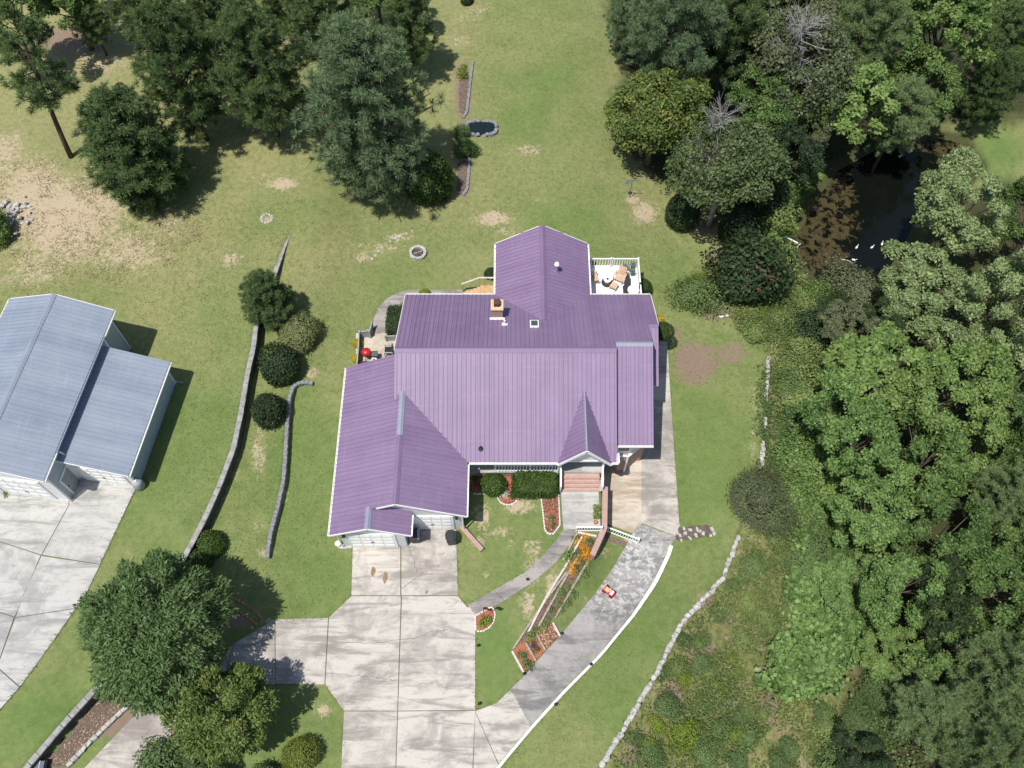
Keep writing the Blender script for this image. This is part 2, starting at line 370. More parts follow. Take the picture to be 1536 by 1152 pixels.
w4a = np.where((Y > -26) & (Y < 3.6), wx(W4, Y), ip(Y, [-40, -25.2, 3.45, 11, 20, 45], [-6, 5.1, 19.2, 17.0, 17.5, 22]))
m_wild = S(-.3, .5, X - w4a) * (1 - S(14.5, 18, Y + 2 * (nz - .5)))
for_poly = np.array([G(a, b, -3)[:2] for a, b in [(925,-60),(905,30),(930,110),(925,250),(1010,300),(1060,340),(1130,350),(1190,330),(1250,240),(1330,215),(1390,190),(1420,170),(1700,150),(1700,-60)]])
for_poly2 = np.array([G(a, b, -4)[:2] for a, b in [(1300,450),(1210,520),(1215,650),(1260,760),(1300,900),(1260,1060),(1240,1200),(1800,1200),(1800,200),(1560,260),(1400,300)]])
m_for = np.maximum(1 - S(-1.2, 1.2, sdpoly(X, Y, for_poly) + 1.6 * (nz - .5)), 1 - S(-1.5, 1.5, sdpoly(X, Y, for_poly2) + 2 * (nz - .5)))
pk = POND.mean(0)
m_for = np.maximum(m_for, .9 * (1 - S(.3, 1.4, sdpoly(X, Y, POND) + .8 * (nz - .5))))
lush = blobs([(820,140,110,160,.5),(860,330,90,110,.6),(1060,700,60,110,.75),(1060,620,50,60,.7),(940,970,90,170,.7),(450,700,50,230,.6),(300,640,110,200,.35),(480,880,60,60,.7),(60,1080,110,70,.8),(740,985,36,90,.9),(760,850,60,40,.3),(260,760,60,80,.5),(330,480,70,60,.5),(430,330,50,40,.5),(600,420,90,60,.35),(1000,400,60,60,.45),(400,1090,90,60,.5),(650,370,70,40,.4),(1480,210,60,60,.9),(880,860,40,50,.5)], .7)
dry = np.clip(.62 - .42 * S(250, 700, pyy) + .28 * (1 - S(300, 520, pxx)) * (1 - S(380, 640, pyy)) + .9 * (.6*vnoise(X, Y, 5, 9) + .4*vnoise(X, Y, 2.2, 19) - .5) - .6 * lush, 0, 1)
ca = gme.color_attributes.new('zone_a', 'FLOAT_COLOR', 'POINT')
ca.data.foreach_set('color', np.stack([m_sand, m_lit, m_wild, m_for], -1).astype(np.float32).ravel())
cb = gme.color_attributes.new('zone_b', 'FLOAT_COLOR', 'POINT')
cb.data.foreach_set('color', np.stack([dry, lush, 0*X, 0*X + 1], -1).astype(np.float32).ravel())
def groundmat():
    m, t, b, o = new_mat('lawn_ground'); q = NT(t); v = q.pos()
    A = q.n('ShaderNodeVertexColor', layer_name='zone_a'); B = q.n('ShaderNodeVertexColor', layer_name='zone_b')
    sa = q.n('ShaderNodeSeparateColor'); q.l(A.outputs[0], sa.inputs[0]); sb = q.n('ShaderNodeSeparateColor'); q.l(B.outputs[0], sb.inputs[0])
    nA = q.noise(.55, 6, .62, v, .5); nB = q.noise(2.6, 5, .65, v, .3); nC = q.noise(11, 4, .7, v); nD = q.noise(34, 3, .7, v)
    g = q.mix(q.sstep(.36, .64, q.math('ADD', q.math('MULTIPLY', nA, .35), q.math('ADD', q.math('MULTIPLY', nB, .38), q.math('MULTIPLY', nC, .27)))), (.108,.158,.044), (.196,.235,.086))
    g = q.mix(q.math('MULTIPLY', sb.outputs[1], .55), g, (.120,.200,.050))
    dryf = q.math('MULTIPLY', sb.outputs[0], q.sstep(.25, .7, q.math('ADD', q.math('MULTIPLY', nB, .5), q.math('MULTIPLY', nC, .5))))
    g = q.mix(dryf, g, (.325,.285,.145))
    wild = q.mix(q.sstep(.38, .62, nB), (.11,.14,.04), (.23,.22,.095)); wild = q.mix(q.sstep(.55, .66, q.noise(1.1, 5, .65, v)), wild, (.31,.25,.18))
    g = q.mix(sa.outputs[2], g, wild)
    g = q.mix(q.math('MULTIPLY', q.sstep(.58, .74, nC), .38), g, (.32,.29,.16))
    g = q.mix(q.math('MULTIPLY', q.sstep(.52, .75, nD), .3), g, (.06,.088,.022))
    g = q.mix(q.math('MULTIPLY', q.sstep(.60, .70, q.noise(.9, 5, .6, v, .8)), .4), g, (.075,.135,.03))
    sandc = q.mix(nC, (.36,.28,.185), (.56,.46,.34)); sandc = q.mix(q.sstep(.5, .7, nD), sandc, (.24,.20,.10))
    nE = q.noise(3.2, 8, .75, v, .8); sf = q.sstep(.36, .86, q.math('ADD', q.math('MULTIPLY', sa.outputs[0], .92), q.math('SUBTRACT', q.math('MULTIPLY', nE, 3.0), 1.45)))
    g = q.mix(q.math('MULTIPLY', sf, q.sstep(.02, .2, sa.outputs[0])), g, sandc)
    litc = q.mix(nC, (.15,.10,.075), (.32,.235,.185))
    lf = q.sstep(.36, .80, q.math('ADD', q.math('MULTIPLY', sa.outputs[1], .95), q.math('SUBTRACT', q.math('MULTIPLY', nE, 2.6), 1.28)))
    g = q.mix(q.math('MULTIPLY', lf, q.sstep(.02, .2, sa.outputs[1])), g, litc)
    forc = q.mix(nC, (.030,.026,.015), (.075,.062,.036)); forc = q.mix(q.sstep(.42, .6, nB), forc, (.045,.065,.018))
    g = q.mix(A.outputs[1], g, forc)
    q.set(b.inputs['Base Color'], g); b.inputs['Roughness'].default_value = .95; b.inputs['Specular IOR Level'].default_value = .15
    q.bump(q.math('ADD', q.math('MULTIPLY', nC, .7), q.math('MULTIPLY', nD, .5)), .5, .07, b)
    return m
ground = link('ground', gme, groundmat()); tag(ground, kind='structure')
# short grass blades would be under a pixel; taller tussocks stand out as flecks
# ------------------------------------------------------------------ pond water
def watermat():
    m, t, b, o = new_mat('pond_water'); q = NT(t); v = q.pos()
    s_ = q.n('ShaderNodeSeparateXYZ'); q.l(v, s_.inputs[0])
    w0 = G(1270, 320, -4.6); w1 = G(1445, 225, -4.6); w2 = G(1240, 425, -4.6)
    n = q.noise(1.5, 6, .7, v, .5); f = 0.0
    acc = None
    for p, r in ((G(1225,330,-4.6), 5.2), (G(1225,385,-4.6), 4.2), (G(1240,285,-4.6), 4.0), (w2, 3.4), (G(1440,225,-4.6), 4.2), (G(1400,205,-4.6), 3.5)):
        d = q.n('ShaderNodeVectorMath', operation='DISTANCE'); q.l(v, d.inputs[0]); d.inputs[1].default_value = tuple(float(a) for a in p)
        k = q.sstep(r, r * .45, d.outputs['Value']); acc = k if acc is None else q.math('MAXIMUM', acc, k)
    f = q.sstep(.30, .52, q.math('ADD', q.math('MULTIPLY', acc, .55), q.math('MULTIPLY', q.math('SUBTRACT', n, .55), 2.2)))
    al = q.mix(q.noise(6, 4, .6, v), (.026,.020,.007), (.085,.066,.022))
    q.set(b.inputs['Base Color'], q.mix(f, (.0045,.006,.005), al))
    b.inputs['Specular IOR Level'].default_value = .3; q.set(b.inputs['Roughness'], q.math('ADD', .06, q.math('MULTIPLY', f, .6))); q.bump(q.noise(5, 3, .5, v), .08, .02, b)
    return m
tag(MB().prism([tuple(p + (p - pk) * .03) for p in POND], -4.75, -4.6).build('pond_water', watermat()), kind='structure')

# ------------------------------------------------------------------ concrete slabs
def slab_strip(L, Rr, parent, mat, name='slab', th=.05, up=None):
    """slab between two edge lines (world xy), draped on the ground"""
    L = np.array(L, float); Rr = np.array(Rr, float); n = len(L); m_ = 6
    V = []; F = []
    for i in range(n):
        for j in range(m_ + 1):
            p = L[i] + (Rr[i] - L[i]) * j / m_; z = (hz(p[0], p[1]) if up is None else up) + th; V.append((p[0], p[1], z))
    k = m_ + 1
    for i in range(n - 1):
        for j in range(m_): F.append((i*k+j, (i+1)*k+j, (i+1)*k+j+1, i*k+j+1))
    nb = len(V); ring = [i*k for i in range(n)] + [(n-1)*k+j for j in range(1, k)] + [i*k+m_ for i in range(n-2, -1, -1)] + [j for j in range(m_-1, 0, -1)]
    V += [(V[i][0], V[i][1], V[i][2] - .14) for i in ring]
    for a in range(len(ring)):
        b_ = (a + 1) % len(ring); F.append((ring[a], nb + a, nb + b_, ring[b_]))
    mb = MB().add(V, F); o = mb.build(name, mat, parent)
    me = o.data; 
    if me.polygons[0].normal.z < 0: me.flip_normals()
    return o
crackm = M('crack_dirt', (.17,.155,.135), .95, .2)
def shrink(poly, g=.005):
    P = np.array(poly, float); n = len(P); out = []
    A = sum(P[i][0]*P[(i+1)%n][1]-P[(i+1)%n][0]*P[i][1] for i in range(n))
    if A < 0: P = P[::-1]
    for i in range(n):
        a, b_, c = P[i-1], P[i], P[(i+1)%n]; e1 = (b_-a)/np.linalg.norm(b_-a); e2 = (c-b_)/np.linalg.norm(c-b_)
        n1 = np.array([-e1[1], e1[0]]); n2 = np.array([-e2[1], e2[0]]); k = n1 + n2; k = k / max(.3, k @ n1)
        out.append(b_ + k * g)
    return out
def slab_poly(px, parent, mat, z=.05, name='slab', zlev=None):
    P = [G(a, b, (0 if zlev is None else zlev) + z)[:2] for a, b in px]
    z0 = (0 if zlev is None else zlev)
    MB().prism([tuple(p) for p in shrink(P, -.01)], z0 - .12, z0 + z - .02).build('joint_bedding', crackm, parent)
    o = MB().prism([tuple(p) for p in shrink(P)], z0 - .1, z0 + z).build(name, mat, parent); return o
def densify(pts, step=.5):
    pts = np.array(pts, float); out = [pts[0]]
    for a, b in zip(pts[:-1], pts[1:]):
        n = max(1, int(np.linalg.norm(b - a) / step))
        for i in range(1, n + 1): out.append(a + (b - a) * i / n)
    return np.array(out)
def resamp(pts, n):
    pts = np.array(pts, float); d = np.concatenate([[0], np.cumsum(np.linalg.norm(np.diff(pts, axis=0), axis=1))])
    t = np.linspace(0, d[-1], n); return np.stack([np.interp(t, d, pts[:, k]) for k in range(pts.shape[1])], -1)
def UP(L): return [U(a, b)[:2] for a, b in L]
def under(name, poly, mat, parent=None): pass
drive = thing('driveway', None, None, (0, 0, 0)); tag(drive, kind='structure')
slab_poly([(529,819),(600.5,819),(600.5,893),(527,893)], drive, conc)
slab_poly([(611,818),(611,793),(684,793),(687,893),(602,893),(602,819)], drive, conc)
slab_poly([(527,894),(601.5,894),(596,1066),(516,1066),(488,1027),(493.5,926)], drive, conc)
slab_poly([(603,894),(687,894),(701,911),(713,908),(713,1065),(597,1066)], drive, conc)
slab_poly([(516,1067),(596,1067),(589,1290),(505,1290)], drive, conc)
slab_poly([(597,1067),(713,1066),(702,1290),(590,1290)], drive, conc)
def slab_quad(px, parent, mat, n=8, name='slab', g=.006):
    a, b, c, d = [np.array(p) for p in shrink(UP(px), g)]
    # shrink may reverse; L edge a->d, R edge b->c
    return slab_strip([a + (d-a)*i/n for i in range(n+1)], [b + (c-b)*i/n for i in range(n+1)], parent, mat, name)
slab_quad([(492.5,927),(487,1027),(413.5,1026),(413.5,929)], drive, conc)
slab_quad([(412.5,929),(412.5,1026),(330,1040),(352,965)], drive, conc)
slab_quad([(351,966),(329,1041),(262,1092),(262,1025)], drive, conc)
slab_quad([(261,1028),(257,1106),(228,1085),(212,1063)], drive, conc)
slab_quad([(211,1064),(256,1108),(195,1180),(105,1175)], drive, conc)
# the side drive down to the lower garage
LL = UP([(713,1067),(745,1055),(788,1012),(838,956),(893,890),(921,850),(946,806),(958,785)])
RR = UP([(706,1180),(748,1146),(795,1090),(846,1034),(900,980),(948,921),(981,870),(1001,827),(1014,806)][1:])
lo, ro = resamp(densify(LL), 61), resamp(densify(RR), 61)
lower = thing('side_driveway', None, None, (0, 0, 0)); tag(lower, kind='structure')
for a, b in ((0, 9), (9, 24), (24, 38), (38, 51), (51, 60)):
    e = .004
    slab_strip([lo[i] + (lo[min(i+1,60)]-lo[i])*(.03 if i==a else 0) for i in range(a, b+1)], [ro[i] + (ro[min(i+1,60)]-ro[i])*(.03 if i==a else 0) for i in range(a, b+1)], lower, concg if a >= 9 else conc)
slab_quad([(713,1068),(709,1180),(735,1180),(748,1148)], lower, conc)
slab_quad([(962,785),(1014,804),(1019,787),(963,769)], lower, conc)
slab_quad([(963,769),(1019,787),(1013,700),(963,694)], lower, conc)
slab_quad([(963,694),(1013,700),(1006,600),(960,600)], lower, conc)
slab_quad([(960,600),(1006,600),(1001,512),(955,512)], lower, conc)
slab_poly([(904,783),(957,803),(963,789),(963,740),(904,734)], lower, concy, z=.042, zlev=-1.8)
slab_poly([(904,734),(963,740),(963,690),(904,690)], lower, concy, z=.042, zlev=-1.8)
# white kerb along the side drive, cut into kerb lengths
kerb = thing('white_kerb', 'white painted kerb curving along the outer edge of the side drive', 'kerb', U(900, 990))
kp = resamp(densify(UP([(735,1166),(748,1147),(795,1091),(846,1035),(900,981),(948,922),(981,871),(1000,831),(1004,818)])), 27)
for i in range(26):
    a, b = kp[i], kp[i+1]; d = (b-a)/np.linalg.norm(b-a); nr = np.array([d[1], -d[0]]); wd = .17 + .09 * float(S(15, 22, i))
    a, b = a + d*.006, b - d*.006
    P = [a, b, b + nr*wd, a + nr*wd]
    MB().prism([tuple(p) for p in P], lambda x, y: hz(x, y) - .1, lambda x, y: hz(x, y) + .15).build('kerb_stone', curbw, kerb, bevel=.02)
# front walk and landing
walk = thing('front_walk', None, None, (0, 0, 0)); tag(walk, kind='structure')
wl_, wr_ = resamp(densify(UP([(702,908),(740,886),(785,860),(815,833),(838,806),(845,794)])), 31), resamp(densify(UP([(713,924),(751,905),(800,873),(833,845),(857,815),(864,797)])), 31)
for a, b in ((0, 7), (7, 15), (15, 23), (23, 30)):
    slab_strip([wl_[i] + (wl_[min(i+1,30)]-wl_[i])*(.05 if i==a else 0) for i in range(a, b+1)], [wr_[i] + (wr_[min(i+1,30)]-wr_[i])*(.05 if i==a else 0) for i in range(a, b+1)], walk, concw, up=0.006)
slab_poly([(841,737),(898,737),(901,794),(845,794)], walk, concl)
# walk round the back and patio
bw = thing('back_walk', None, None, (0, 0, 0)); tag(bw, kind='structure')
bl, brr = resamp(densify(UP([(559,500),(560,480),(566,464),(578,450),(594,440),(612,435),(702,435)])), 31), resamp(densify(UP([(578,500),(578,482),(582,470),(592,460),(606,453),(622,449),(702,446)])), 31)
for a, b in ((0, 6), (6, 13), (13, 20), (20, 30)):
    slab_strip([bl[i] + (bl[min(i+1,30)]-bl[i])*(.03 if i==a else 0) for i in range(a, b+1)], [brr[i] + (brr[min(i+1,30)]-brr[i])*(.03 if i==a else 0) for i in range(a, b+1)], bw, concw)
slab_quad([(534,500),(534,560),(605,560),(605,500)], bw, concy)
# barn apron
ap = thing('barn_apron', None, None, (0, 0, 0)); tag(ap, kind='structure')
def ap_slab(px): slab_poly(px, ap, concl, zlev=1.5)
ap_slab([(40,715),(103,730),(103,757),(62,832),(0,812),(-40,800),(-40,700)])
ap_slab([(104,757),(104,700),(190,700),(204,731),(150,846),(63,832)])
ap_slab([(-40,801),(0,813),(61,833),(22,925),(-40,905)])
ap_slab([(62,834),(150,847),(128,893),(114,912),(23,926),(36,890)])
ap_slab([(-40,906),(21,926),(-5,1000),(-40,1000)])
ap_slab([(23,927),(113,913),(70,975),(30,1030),(-4,1000)])
ap_slab([(-5,1001),(29,1031),(0,1064),(-40,1100),(-40,1001)])
# cracks in the drive
def crack(px, z=.0545, wd=.028, parent=drive):
    P = resamp(densify([G(a, b, .05)[:2] for a, b in px], .4), max(4, len(px)*5)); P = P + RNG.normal(0, .03, P.shape); mb = MB()
    for a, b in zip(P[:-1], P[1:]):
        d = (b-a)/np.linalg.norm(b-a); nr = np.array([-d[1], d[0]]) * wd / 2
        mb.prism([tuple(a-nr), tuple(b-nr), tuple(b+nr), tuple(a+nr)], z - .004, z)
    mb.build('crack', crackm, parent)
crack([(494,962),(530,964),(570,964),(598,959),(625,957),(645,948),(672,944)]); crack([(489,1010),(530,1013),(560,1015),(590,1020)]); crack([(611,820),(621,838),(625,860)]); crack([(603,882),(640,856),(670,855)])

# oil stains: thin films on the slab
oil = M('oil_stain', (.24,.17,.10), .8, .3, 6)
for a, b, rx_, ry_ in ((560,857,.16,.32),(578,866,.15,.4),(640,888,.1,.12)):
    c = G(a, b, .05); MB().prism([(c[0]+rx_*math.cos(t*.7)*(1+.2*math.sin(t*3)), c[1]+ry_*math.sin(t*.7)*(1+.15*math.cos(t*2))) for t in range(9)], .05, .0535).build('oil_stain', oil, drive)
# ------------------------------------------------------------------ retaining walls
def along(P, step):
    P = densify(P, .1); d = np.concatenate([[0], np.cumsum(np.linalg.norm(np.diff(P[:, :2], axis=0), axis=1))])
    n = max(1, int(round(d[-1] / step))); t = np.linspace(0, d[-1], n + 1)
    return np.stack([np.interp(t, d, P[:, k]) for k in range(P.shape[1])], -1)
def block_mesh(name, l, w_, t, seed=0, rough=.0, bev=.02):
    """a block centred on its base, slightly irregular, chamfered"""
    r = np.random.default_rng(seed); V = []; F = []
    for z, k in ((0, 1), (t - bev, 1), (t, 1 - 2*bev/w_)):
        for sx, sy in ((-1,-1),(1,-1),(1,1),(-1,1)):
            V.append((sx*(l/2 - (bev if k < 1 else 0)), sy*w_/2*k, z))
    V = np.array(V) + r.normal(0, rough, (12, 3)) * np.array([1, 1, .6])
    F = [(0,1,5,4),(1,2,6,5),(2,3,7,6),(3,0,4,7),(4,5,9,8),(5,6,10,9),(6,7,11,10),(7,4,8,11),(8,9,10,11),(3,2,1,0)]
    return MB().add(V, F).mesh(name)
def rock_mesh(name, seed, sx, sy, sz):
    r = np.random.default_rng(seed); V = []; F = []; n = 8; rings = [(.72, 0), (1, .25), (.95, .62), (.62, .93)]
    for k, z in rings:
        for i in range(n):
            t = 2*math.pi*i/n; c, s_ = math.cos(t), math.sin(t); q = max(abs(c), abs(s_)) ** .55
            V.append((sx/2*k*c/q*(1+r.normal(0,.09)), sy/2*k*s_/q*(1+r.normal(0,.09)), sz*(z+r.normal(0,.05))))
    for a in range(3):
        for i in range(n): F.append((a*n+i, a*n+(i+1)%n, (a+1)*n+(i+1)%n, (a+1)*n+i))
    F.append(tuple(3*n+i for i in range(n))); F.append(tuple(range(n))[::-1])
    return MB().add(V, F).mesh(name)
capm = [block_mesh('cap_stone', .585, .34, .12, s, .012) for s in range(4)]
facem = [block_mesh('face_block', .39, .24, .19, s, .012) for s in range(4)]
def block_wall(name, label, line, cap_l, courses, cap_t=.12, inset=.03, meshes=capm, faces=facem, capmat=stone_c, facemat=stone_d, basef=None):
    mid = line[len(line)//2]; root = thing(name, label, 'wall', (mid[0], mid[1], hz(mid[0]+.6, mid[1])))
    P = along(line, cap_l); base = Vector(root.location)
    for me in meshes:
        if not me.materials: me.materials.append(capmat)
    for me in faces:
        if not me.materials: me.materials.append(facemat)
    for i in range(len(P) - 1):
        c = (P[i] + P[i+1]) / 2; d = P[i+1] - P[i]; a = math.atan2(d[1], d[0])
        o = link('cap_stone', random.choice(meshes), None, root); o.location = Vector(c) - base - Vector((0, 0, cap_t)); o.rotation_euler = (0, 0, a)
        o.scale.x = np.hypot(d[0], d[1]) / cap_l
    Q = along(line, .40)
    for i in range(len(Q) - 1):
        c = (Q[i] + Q[i+1]) / 2; d = Q[i+1] - Q[i]; a = math.atan2(d[1], d[0]); k = 0
        zt = c[2] - cap_t; nrm = np.array([d[1], -d[0]]) / np.hypot(d[0], d[1]); 
        if nrm[0] < 0: nrm = -nrm
        zb = hz(c[0] + nrm[0]*.4, c[1] + nrm[1]*.4)
        n = min(courses, max(1, int(math.ceil((zt - zb) / .2)) + 1))
        for k in range(n):
            s_ = (k % 2) * .5; cc = Q[i] + d * (.5 + s_) if i < len(Q) - 2 else c
            o = link('face_block', random.choice(faces), None, root); o.location = Vector((cc[0] + nrm[0]*inset, cc[1] + nrm[1]*inset, zt - .195*(k+1))) - base
            o.rotation_euler = (0, 0, a + random.uniform(-.03, .03))
    return root
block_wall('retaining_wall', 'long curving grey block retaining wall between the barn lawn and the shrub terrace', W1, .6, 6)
segm = [block_mesh('segment_cap', .29, .26, .15, s+20, .015, .03) for s in range(4)]; segf = [block_mesh('segment_block', .285, .24, .15, s+30, .015, .03) for s in range(4)]
W2b = np.vstack([[G(469, 574, .45)], [G(456, 572, .55)], W2])
block_wall('block_retaining_wall', 'low grey segmental block wall beside the garage lawn with a curved end', W2b, .30, 4, .15, -.01, segm, segf, stone_g, stone_g)
# brick wall beside the landing, dropping to the lower garage
bwall = thing('brick_retaining_wall', 'red brick retaining wall between the landing and the lower garage', 'wall', (6.1, -9, -1.8))
def poly_wall(P, wd, z0f, zt, mat, parent, name, capmat=None, capt=.09):
    P = np.array(P, float); n = len(P); L = []; Rr = []
    for i in range(n):
        d = P[min(i+1, n-1)] - P[max(i-1, 0)]; d = d[:2] / np.linalg.norm(d[:2]); nr = np.array([-d[1], d[0]]) * wd / 2
        L.append(P[i][:2] + nr); Rr.append(P[i][:2] - nr)
    poly = [tuple(p) for p in L] + [tuple(p) for p in Rr[::-1]]
    zb = min(z0f(p[0], p[1]) for p in poly) - .2
    MB().prism(poly, zb, zt).build(name, mat, parent)
    if capmat:
        for a in range(n - 1):
            q = lambda p, i: P[i][:2] + (p - P[i][:2]) * 1.18
            MB().prism([tuple(q(L[a], a)), tuple(q(L[a+1], a+1)), tuple(q(Rr[a+1], a+1)), tuple(q(Rr[a], a))], zt + .001, zt + capt).build('coping', capmat, parent)
poly_wall(W3[1:], .30, hz, .28, brick, bwall, 'wall_body', brickd)
bw2 = thing('low_brick_wall', 'short low red brick wall running out from the garage corner', 'wall', G(706, 808, 0))
poly_wall([G(692, 790, .3)[:2], G(723, 825, .3)[:2]], .26, hz, .26, brick, bw2, 'wall_body', brickd)
# field stone wall along the wild bank
rocks = [rock_mesh('stone', s, .46, .34, .22) for s in range(8)]
rocksm = [rock_mesh('stone', s + 50, .24, .2, .16) for s in range(6)]
def stone_line(name, label, cat, line, step, wid, meshes, mat, rows=1, group=None, drop=0.0, gaps=()):
    mid = line[len(line)//2]; root = thing(name, label, cat, (mid[0], mid[1], hz(mid[0], mid[1])), group); base = Vector(root.location)
    for me in meshes:
        if not me.materials: me.materials.append(mat)
    for r_ in range(rows):
        P = along(line, step)
        for i in range(len(P) - 1):
            c = P[i] + (P[i+1]-P[i]) * (.5 if r_ % 2 == 0 else .95); d = P[i+1]-P[i]
            if any(a < i / len(P) < b for a, b in gaps): continue
            o = link('stone', random.choice(meshes), None, root)
            o.location = Vector((c[0] + random.gauss(0,.03), c[1] + random.gauss(0,.03), c[2] - drop*r_ - (.1 if rows == 1 else .0))) - base
            o.rotation_euler = (random.gauss(0,.06), random.gauss(0,.06), math.atan2(d[1], d[0]) + random.gauss(0,.12) + random.choice((0, math.pi)))
            k = step / .42 if meshes is rocks else step / .23; o.scale = (k*random.uniform(.88,1.1), random.uniform(.85,1.1)*wid, random.uniform(.85,1.15))
    return root
def off(P, dz): Q = np.array(P, float).copy(); Q[:, 2] += dz; return Q
W4s = off(along(W4[6:], .5), -.12)
stone_line('stone_wall', 'pale dry stone wall curving along the wild bank below the lawn', 'wall', W4s, .40, 1.0, rocks, stone_l, 2, drop=.2)
stone_line('stone_wall', 'short pale stone wall end beside the juniper on the lawn edge', 'wall', off(np.array([G(1108,802,-1.9), G(1098,832,-1.85), G(1083,868,-1.8)]), -.05), .40, 1.0, rocks, stone_l, 2, drop=.18)
stone_line('stone_wall', 'broken pale stone wall half overgrown beside the east lawn', 'wall', off(W4[:4], -.08), .40, .9, rocks, stone_l, 2, drop=.2, gaps=((.36,.52),(.62,.75)))
# garden block edging at the shaded parking pad
ed = [block_mesh('edging_block', .33, .24, .2, s+60, .02, .04) for s in range(4)]
def edging(name, label, px, step, up, meshes, mat, top=.2):
    L = np.array([U(a, b) for a, b in px]); mid = L[len(L)//2]; root = thing(name, label, 'edging', mid); base = Vector(root.location)
    for me in meshes:
        if not me.materials: me.materials.append(mat)
    P = along(L, step)
    for i in range(len(P) - 1):
        c = (P[i]+P[i+1])/2; d = P[i+1]-P[i]; o = link('edging_block', random.choice(meshes), None, root)
        o.location = Vector((c[0], c[1], hz(c[0], c[1]) + up)) - base; o.rotation_euler = (0, 0, math.atan2(d[1], d[0]) + random.gauss(0, .05))
    return root
edging('block_edging', 'row of pale scalloped blocks between the mulch bed and parking pad', [(102,1150),(130,1120),(165,1085),(195,1058),(222,1036)], .36, .04, ed, stone_l)
edging('block_edging', 'low stone edging behind the parking pad under the pine', [(228,1138),(240,1124),(258,1108)], .36, .0, ed, stone_l)
ed2 = [block_mesh('edging_block', .2, .12, .1, s+70, .012, .02) for s in range(3)]
edging('brick_edging', 'thin curved brick edging of a bed beside the big evergreen', [(338,892),(360,902),(380,914),(394,928)], .23, -.02, ed2, terracotta)
edging('brick_edging', 'inner curved brick edging of a bed beside the big evergreen', [(335,905),(355,914),(372,926),(386,938)], .23, -.02, ed2, terracotta)

# ------------------------------------------------------------------ roofs
def clip(poly, a0, a1):
    for lim, sg in ((a0, 1), (a1, -1)):
        out = []
        for i in range(len(poly)):
            p, q = poly[i], poly[(i+1) % len(poly)]; dp, dq = sg*(p[0]-lim), sg*(q[0]-lim)
            if dp >= 0: out.append(p)
            if dp * dq < 0: t = dp/(dp-dq); out.append((p[0]+(q[0]-p[0])*t, p[1]+(q[1]-p[1])*t))
        poly = out
        if len(poly) < 3: return []
    return poly
def roof_plane(roof, O, A, Sl, poly, mat, pw=.915, rib=.305, t=.03):
    """metal panels on one slope. O origin, A unit along eave, Sl unit up the slope, poly in (a,s)"""
    O, A, Sl = Vector(O), Vector(A).normalized(), Vector(Sl).normalized(); N = A.cross(Sl).normalized()
    if N.z < 0: N = -N
    W3_ = lambda a, s_, n=0: O + A*a + Sl*s_ + N*n
    a0, a1 = min(p[0] for p in poly), max(p[0] for p in poly); k = 0
    n = max(1, round((a1-a0)/pw)); pwid = (a1-a0)/n; nr = max(1, round(pwid/rib))
    for i in range(n):
        x0, x1 = a0 + i*pwid, a0 + (i+1)*pwid; pg = clip(poly, x0 + .004, x1 - .004)
        if len(pg) < 3: continue
        mb = MB(); mb.solid([W3_(p[0], p[1]) for p in pg], N*t)
        for j in range(nr):
            c = x0 + (j + .5) * pwid / nr; ss = []
            for e in range(len(poly)):
                p, q = poly[e], poly[(e+1) % len(poly)]
                if (p[0]-c)*(q[0]-c) < 0: ss.append(p[1] + (q[1]-p[1])*(c-p[0])/(q[0]-p[0]))
            ss.sort()
            for s0, s1 in zip(ss[::2], ss[1::2]):
                wb, wt, hr = .026, .012, .045
                V = [W3_(c+dx, s_, nn) for s_ in (s0, s1) for dx, nn in ((-wb, t), (-wt, t+hr), (wt, t+hr), (wb, t))]
                mb.add(V, [(0,1,5,4),(1,2,6,5),(2,3,7,6),(0,3,2,1),(4,5,6,7)])
        mb.build('roof_panel', mat, roof)
def rect(a, s_): return [(0, 0), (a, 0), (a, s_), (0, s_)]
def slab_roof(name, parent, pts, th, mat):
    """sheathing below a roof slope: pts 3d polygon, thickened straight down"""
    return MB().solid(pts, (0, 0, -th)).build(name, mat, parent)
def ridge_cap(p, q, slope1, slope2, mat, parent, wd=.22, lift=.07):
    p, q = Vector(p), Vector(q); d = (q-p).normalized(); s_ = d.cross(Vector((0,0,1))).normalized()
    V = []
    for e in (p, q):
        V += [e + s_*wd + Vector((0,0,lift - slope1*wd)), e + s_*.03 + Vector((0,0,lift+.02)), e - s_*.03 + Vector((0,0,lift+.02)), e - s_*wd + Vector((0,0,lift - slope2*wd))]
    MB().add(V, [(0,1,5,4),(1,2,6,5),(2,3,7,6),(0,3,2,1),(4,5,6,7)]).build('ridge_cap', mat, parent)
def gutter(p, q, parent, out, mat=None, wd=.13):
    p, q, out = Vector(p), Vector(q), Vector(out).normalized(); mb = MB(); u = Vector((0,0,1)); t = .018
    prof = [(0,0),(wd,0),(wd,.11),(wd-t*1.8,.11),(wd-t*1.8,t),(t,t),(t,.1),(0,.1)]
    V = [e + out*a + u*(b-.12) for e in (p, q) for a, b in prof]; n = len(prof)
    F = [(i, (i+1)%n, n+(i+1)%n, n+i) for i in range(n)] + [(0,1,2,3,4,5,6,7)[::-1], tuple(range(n, 2*n))]
    mb.add(V, F); g = mb.build('gutter', mat or gutterm, parent)
    L = (q-p).length; d = (q-p)/L; k = 1.0; hb = MB()
    return g
def hangers(p, q, parent, out, step=1.15, wd=.2):
    p, q, out = Vector(p), Vector(q), Vector(out).normalized(); L = (q-p).length; d = (q-p)/L; s_ = .6
    while s_ < L:
        c = p + d*s_; MB().bar(c - out*.08 + Vector((0,0,.02)), c + out*.12 + Vector((0,0,.0)), .05, .02).build('gutter_hanger', gutterm, parent); s_ += step
def downspout(pts, parent, mat=None):
    MB().tube(pts, [.05]*len(pts), 6).build('downspout', mat or gutterm, parent)
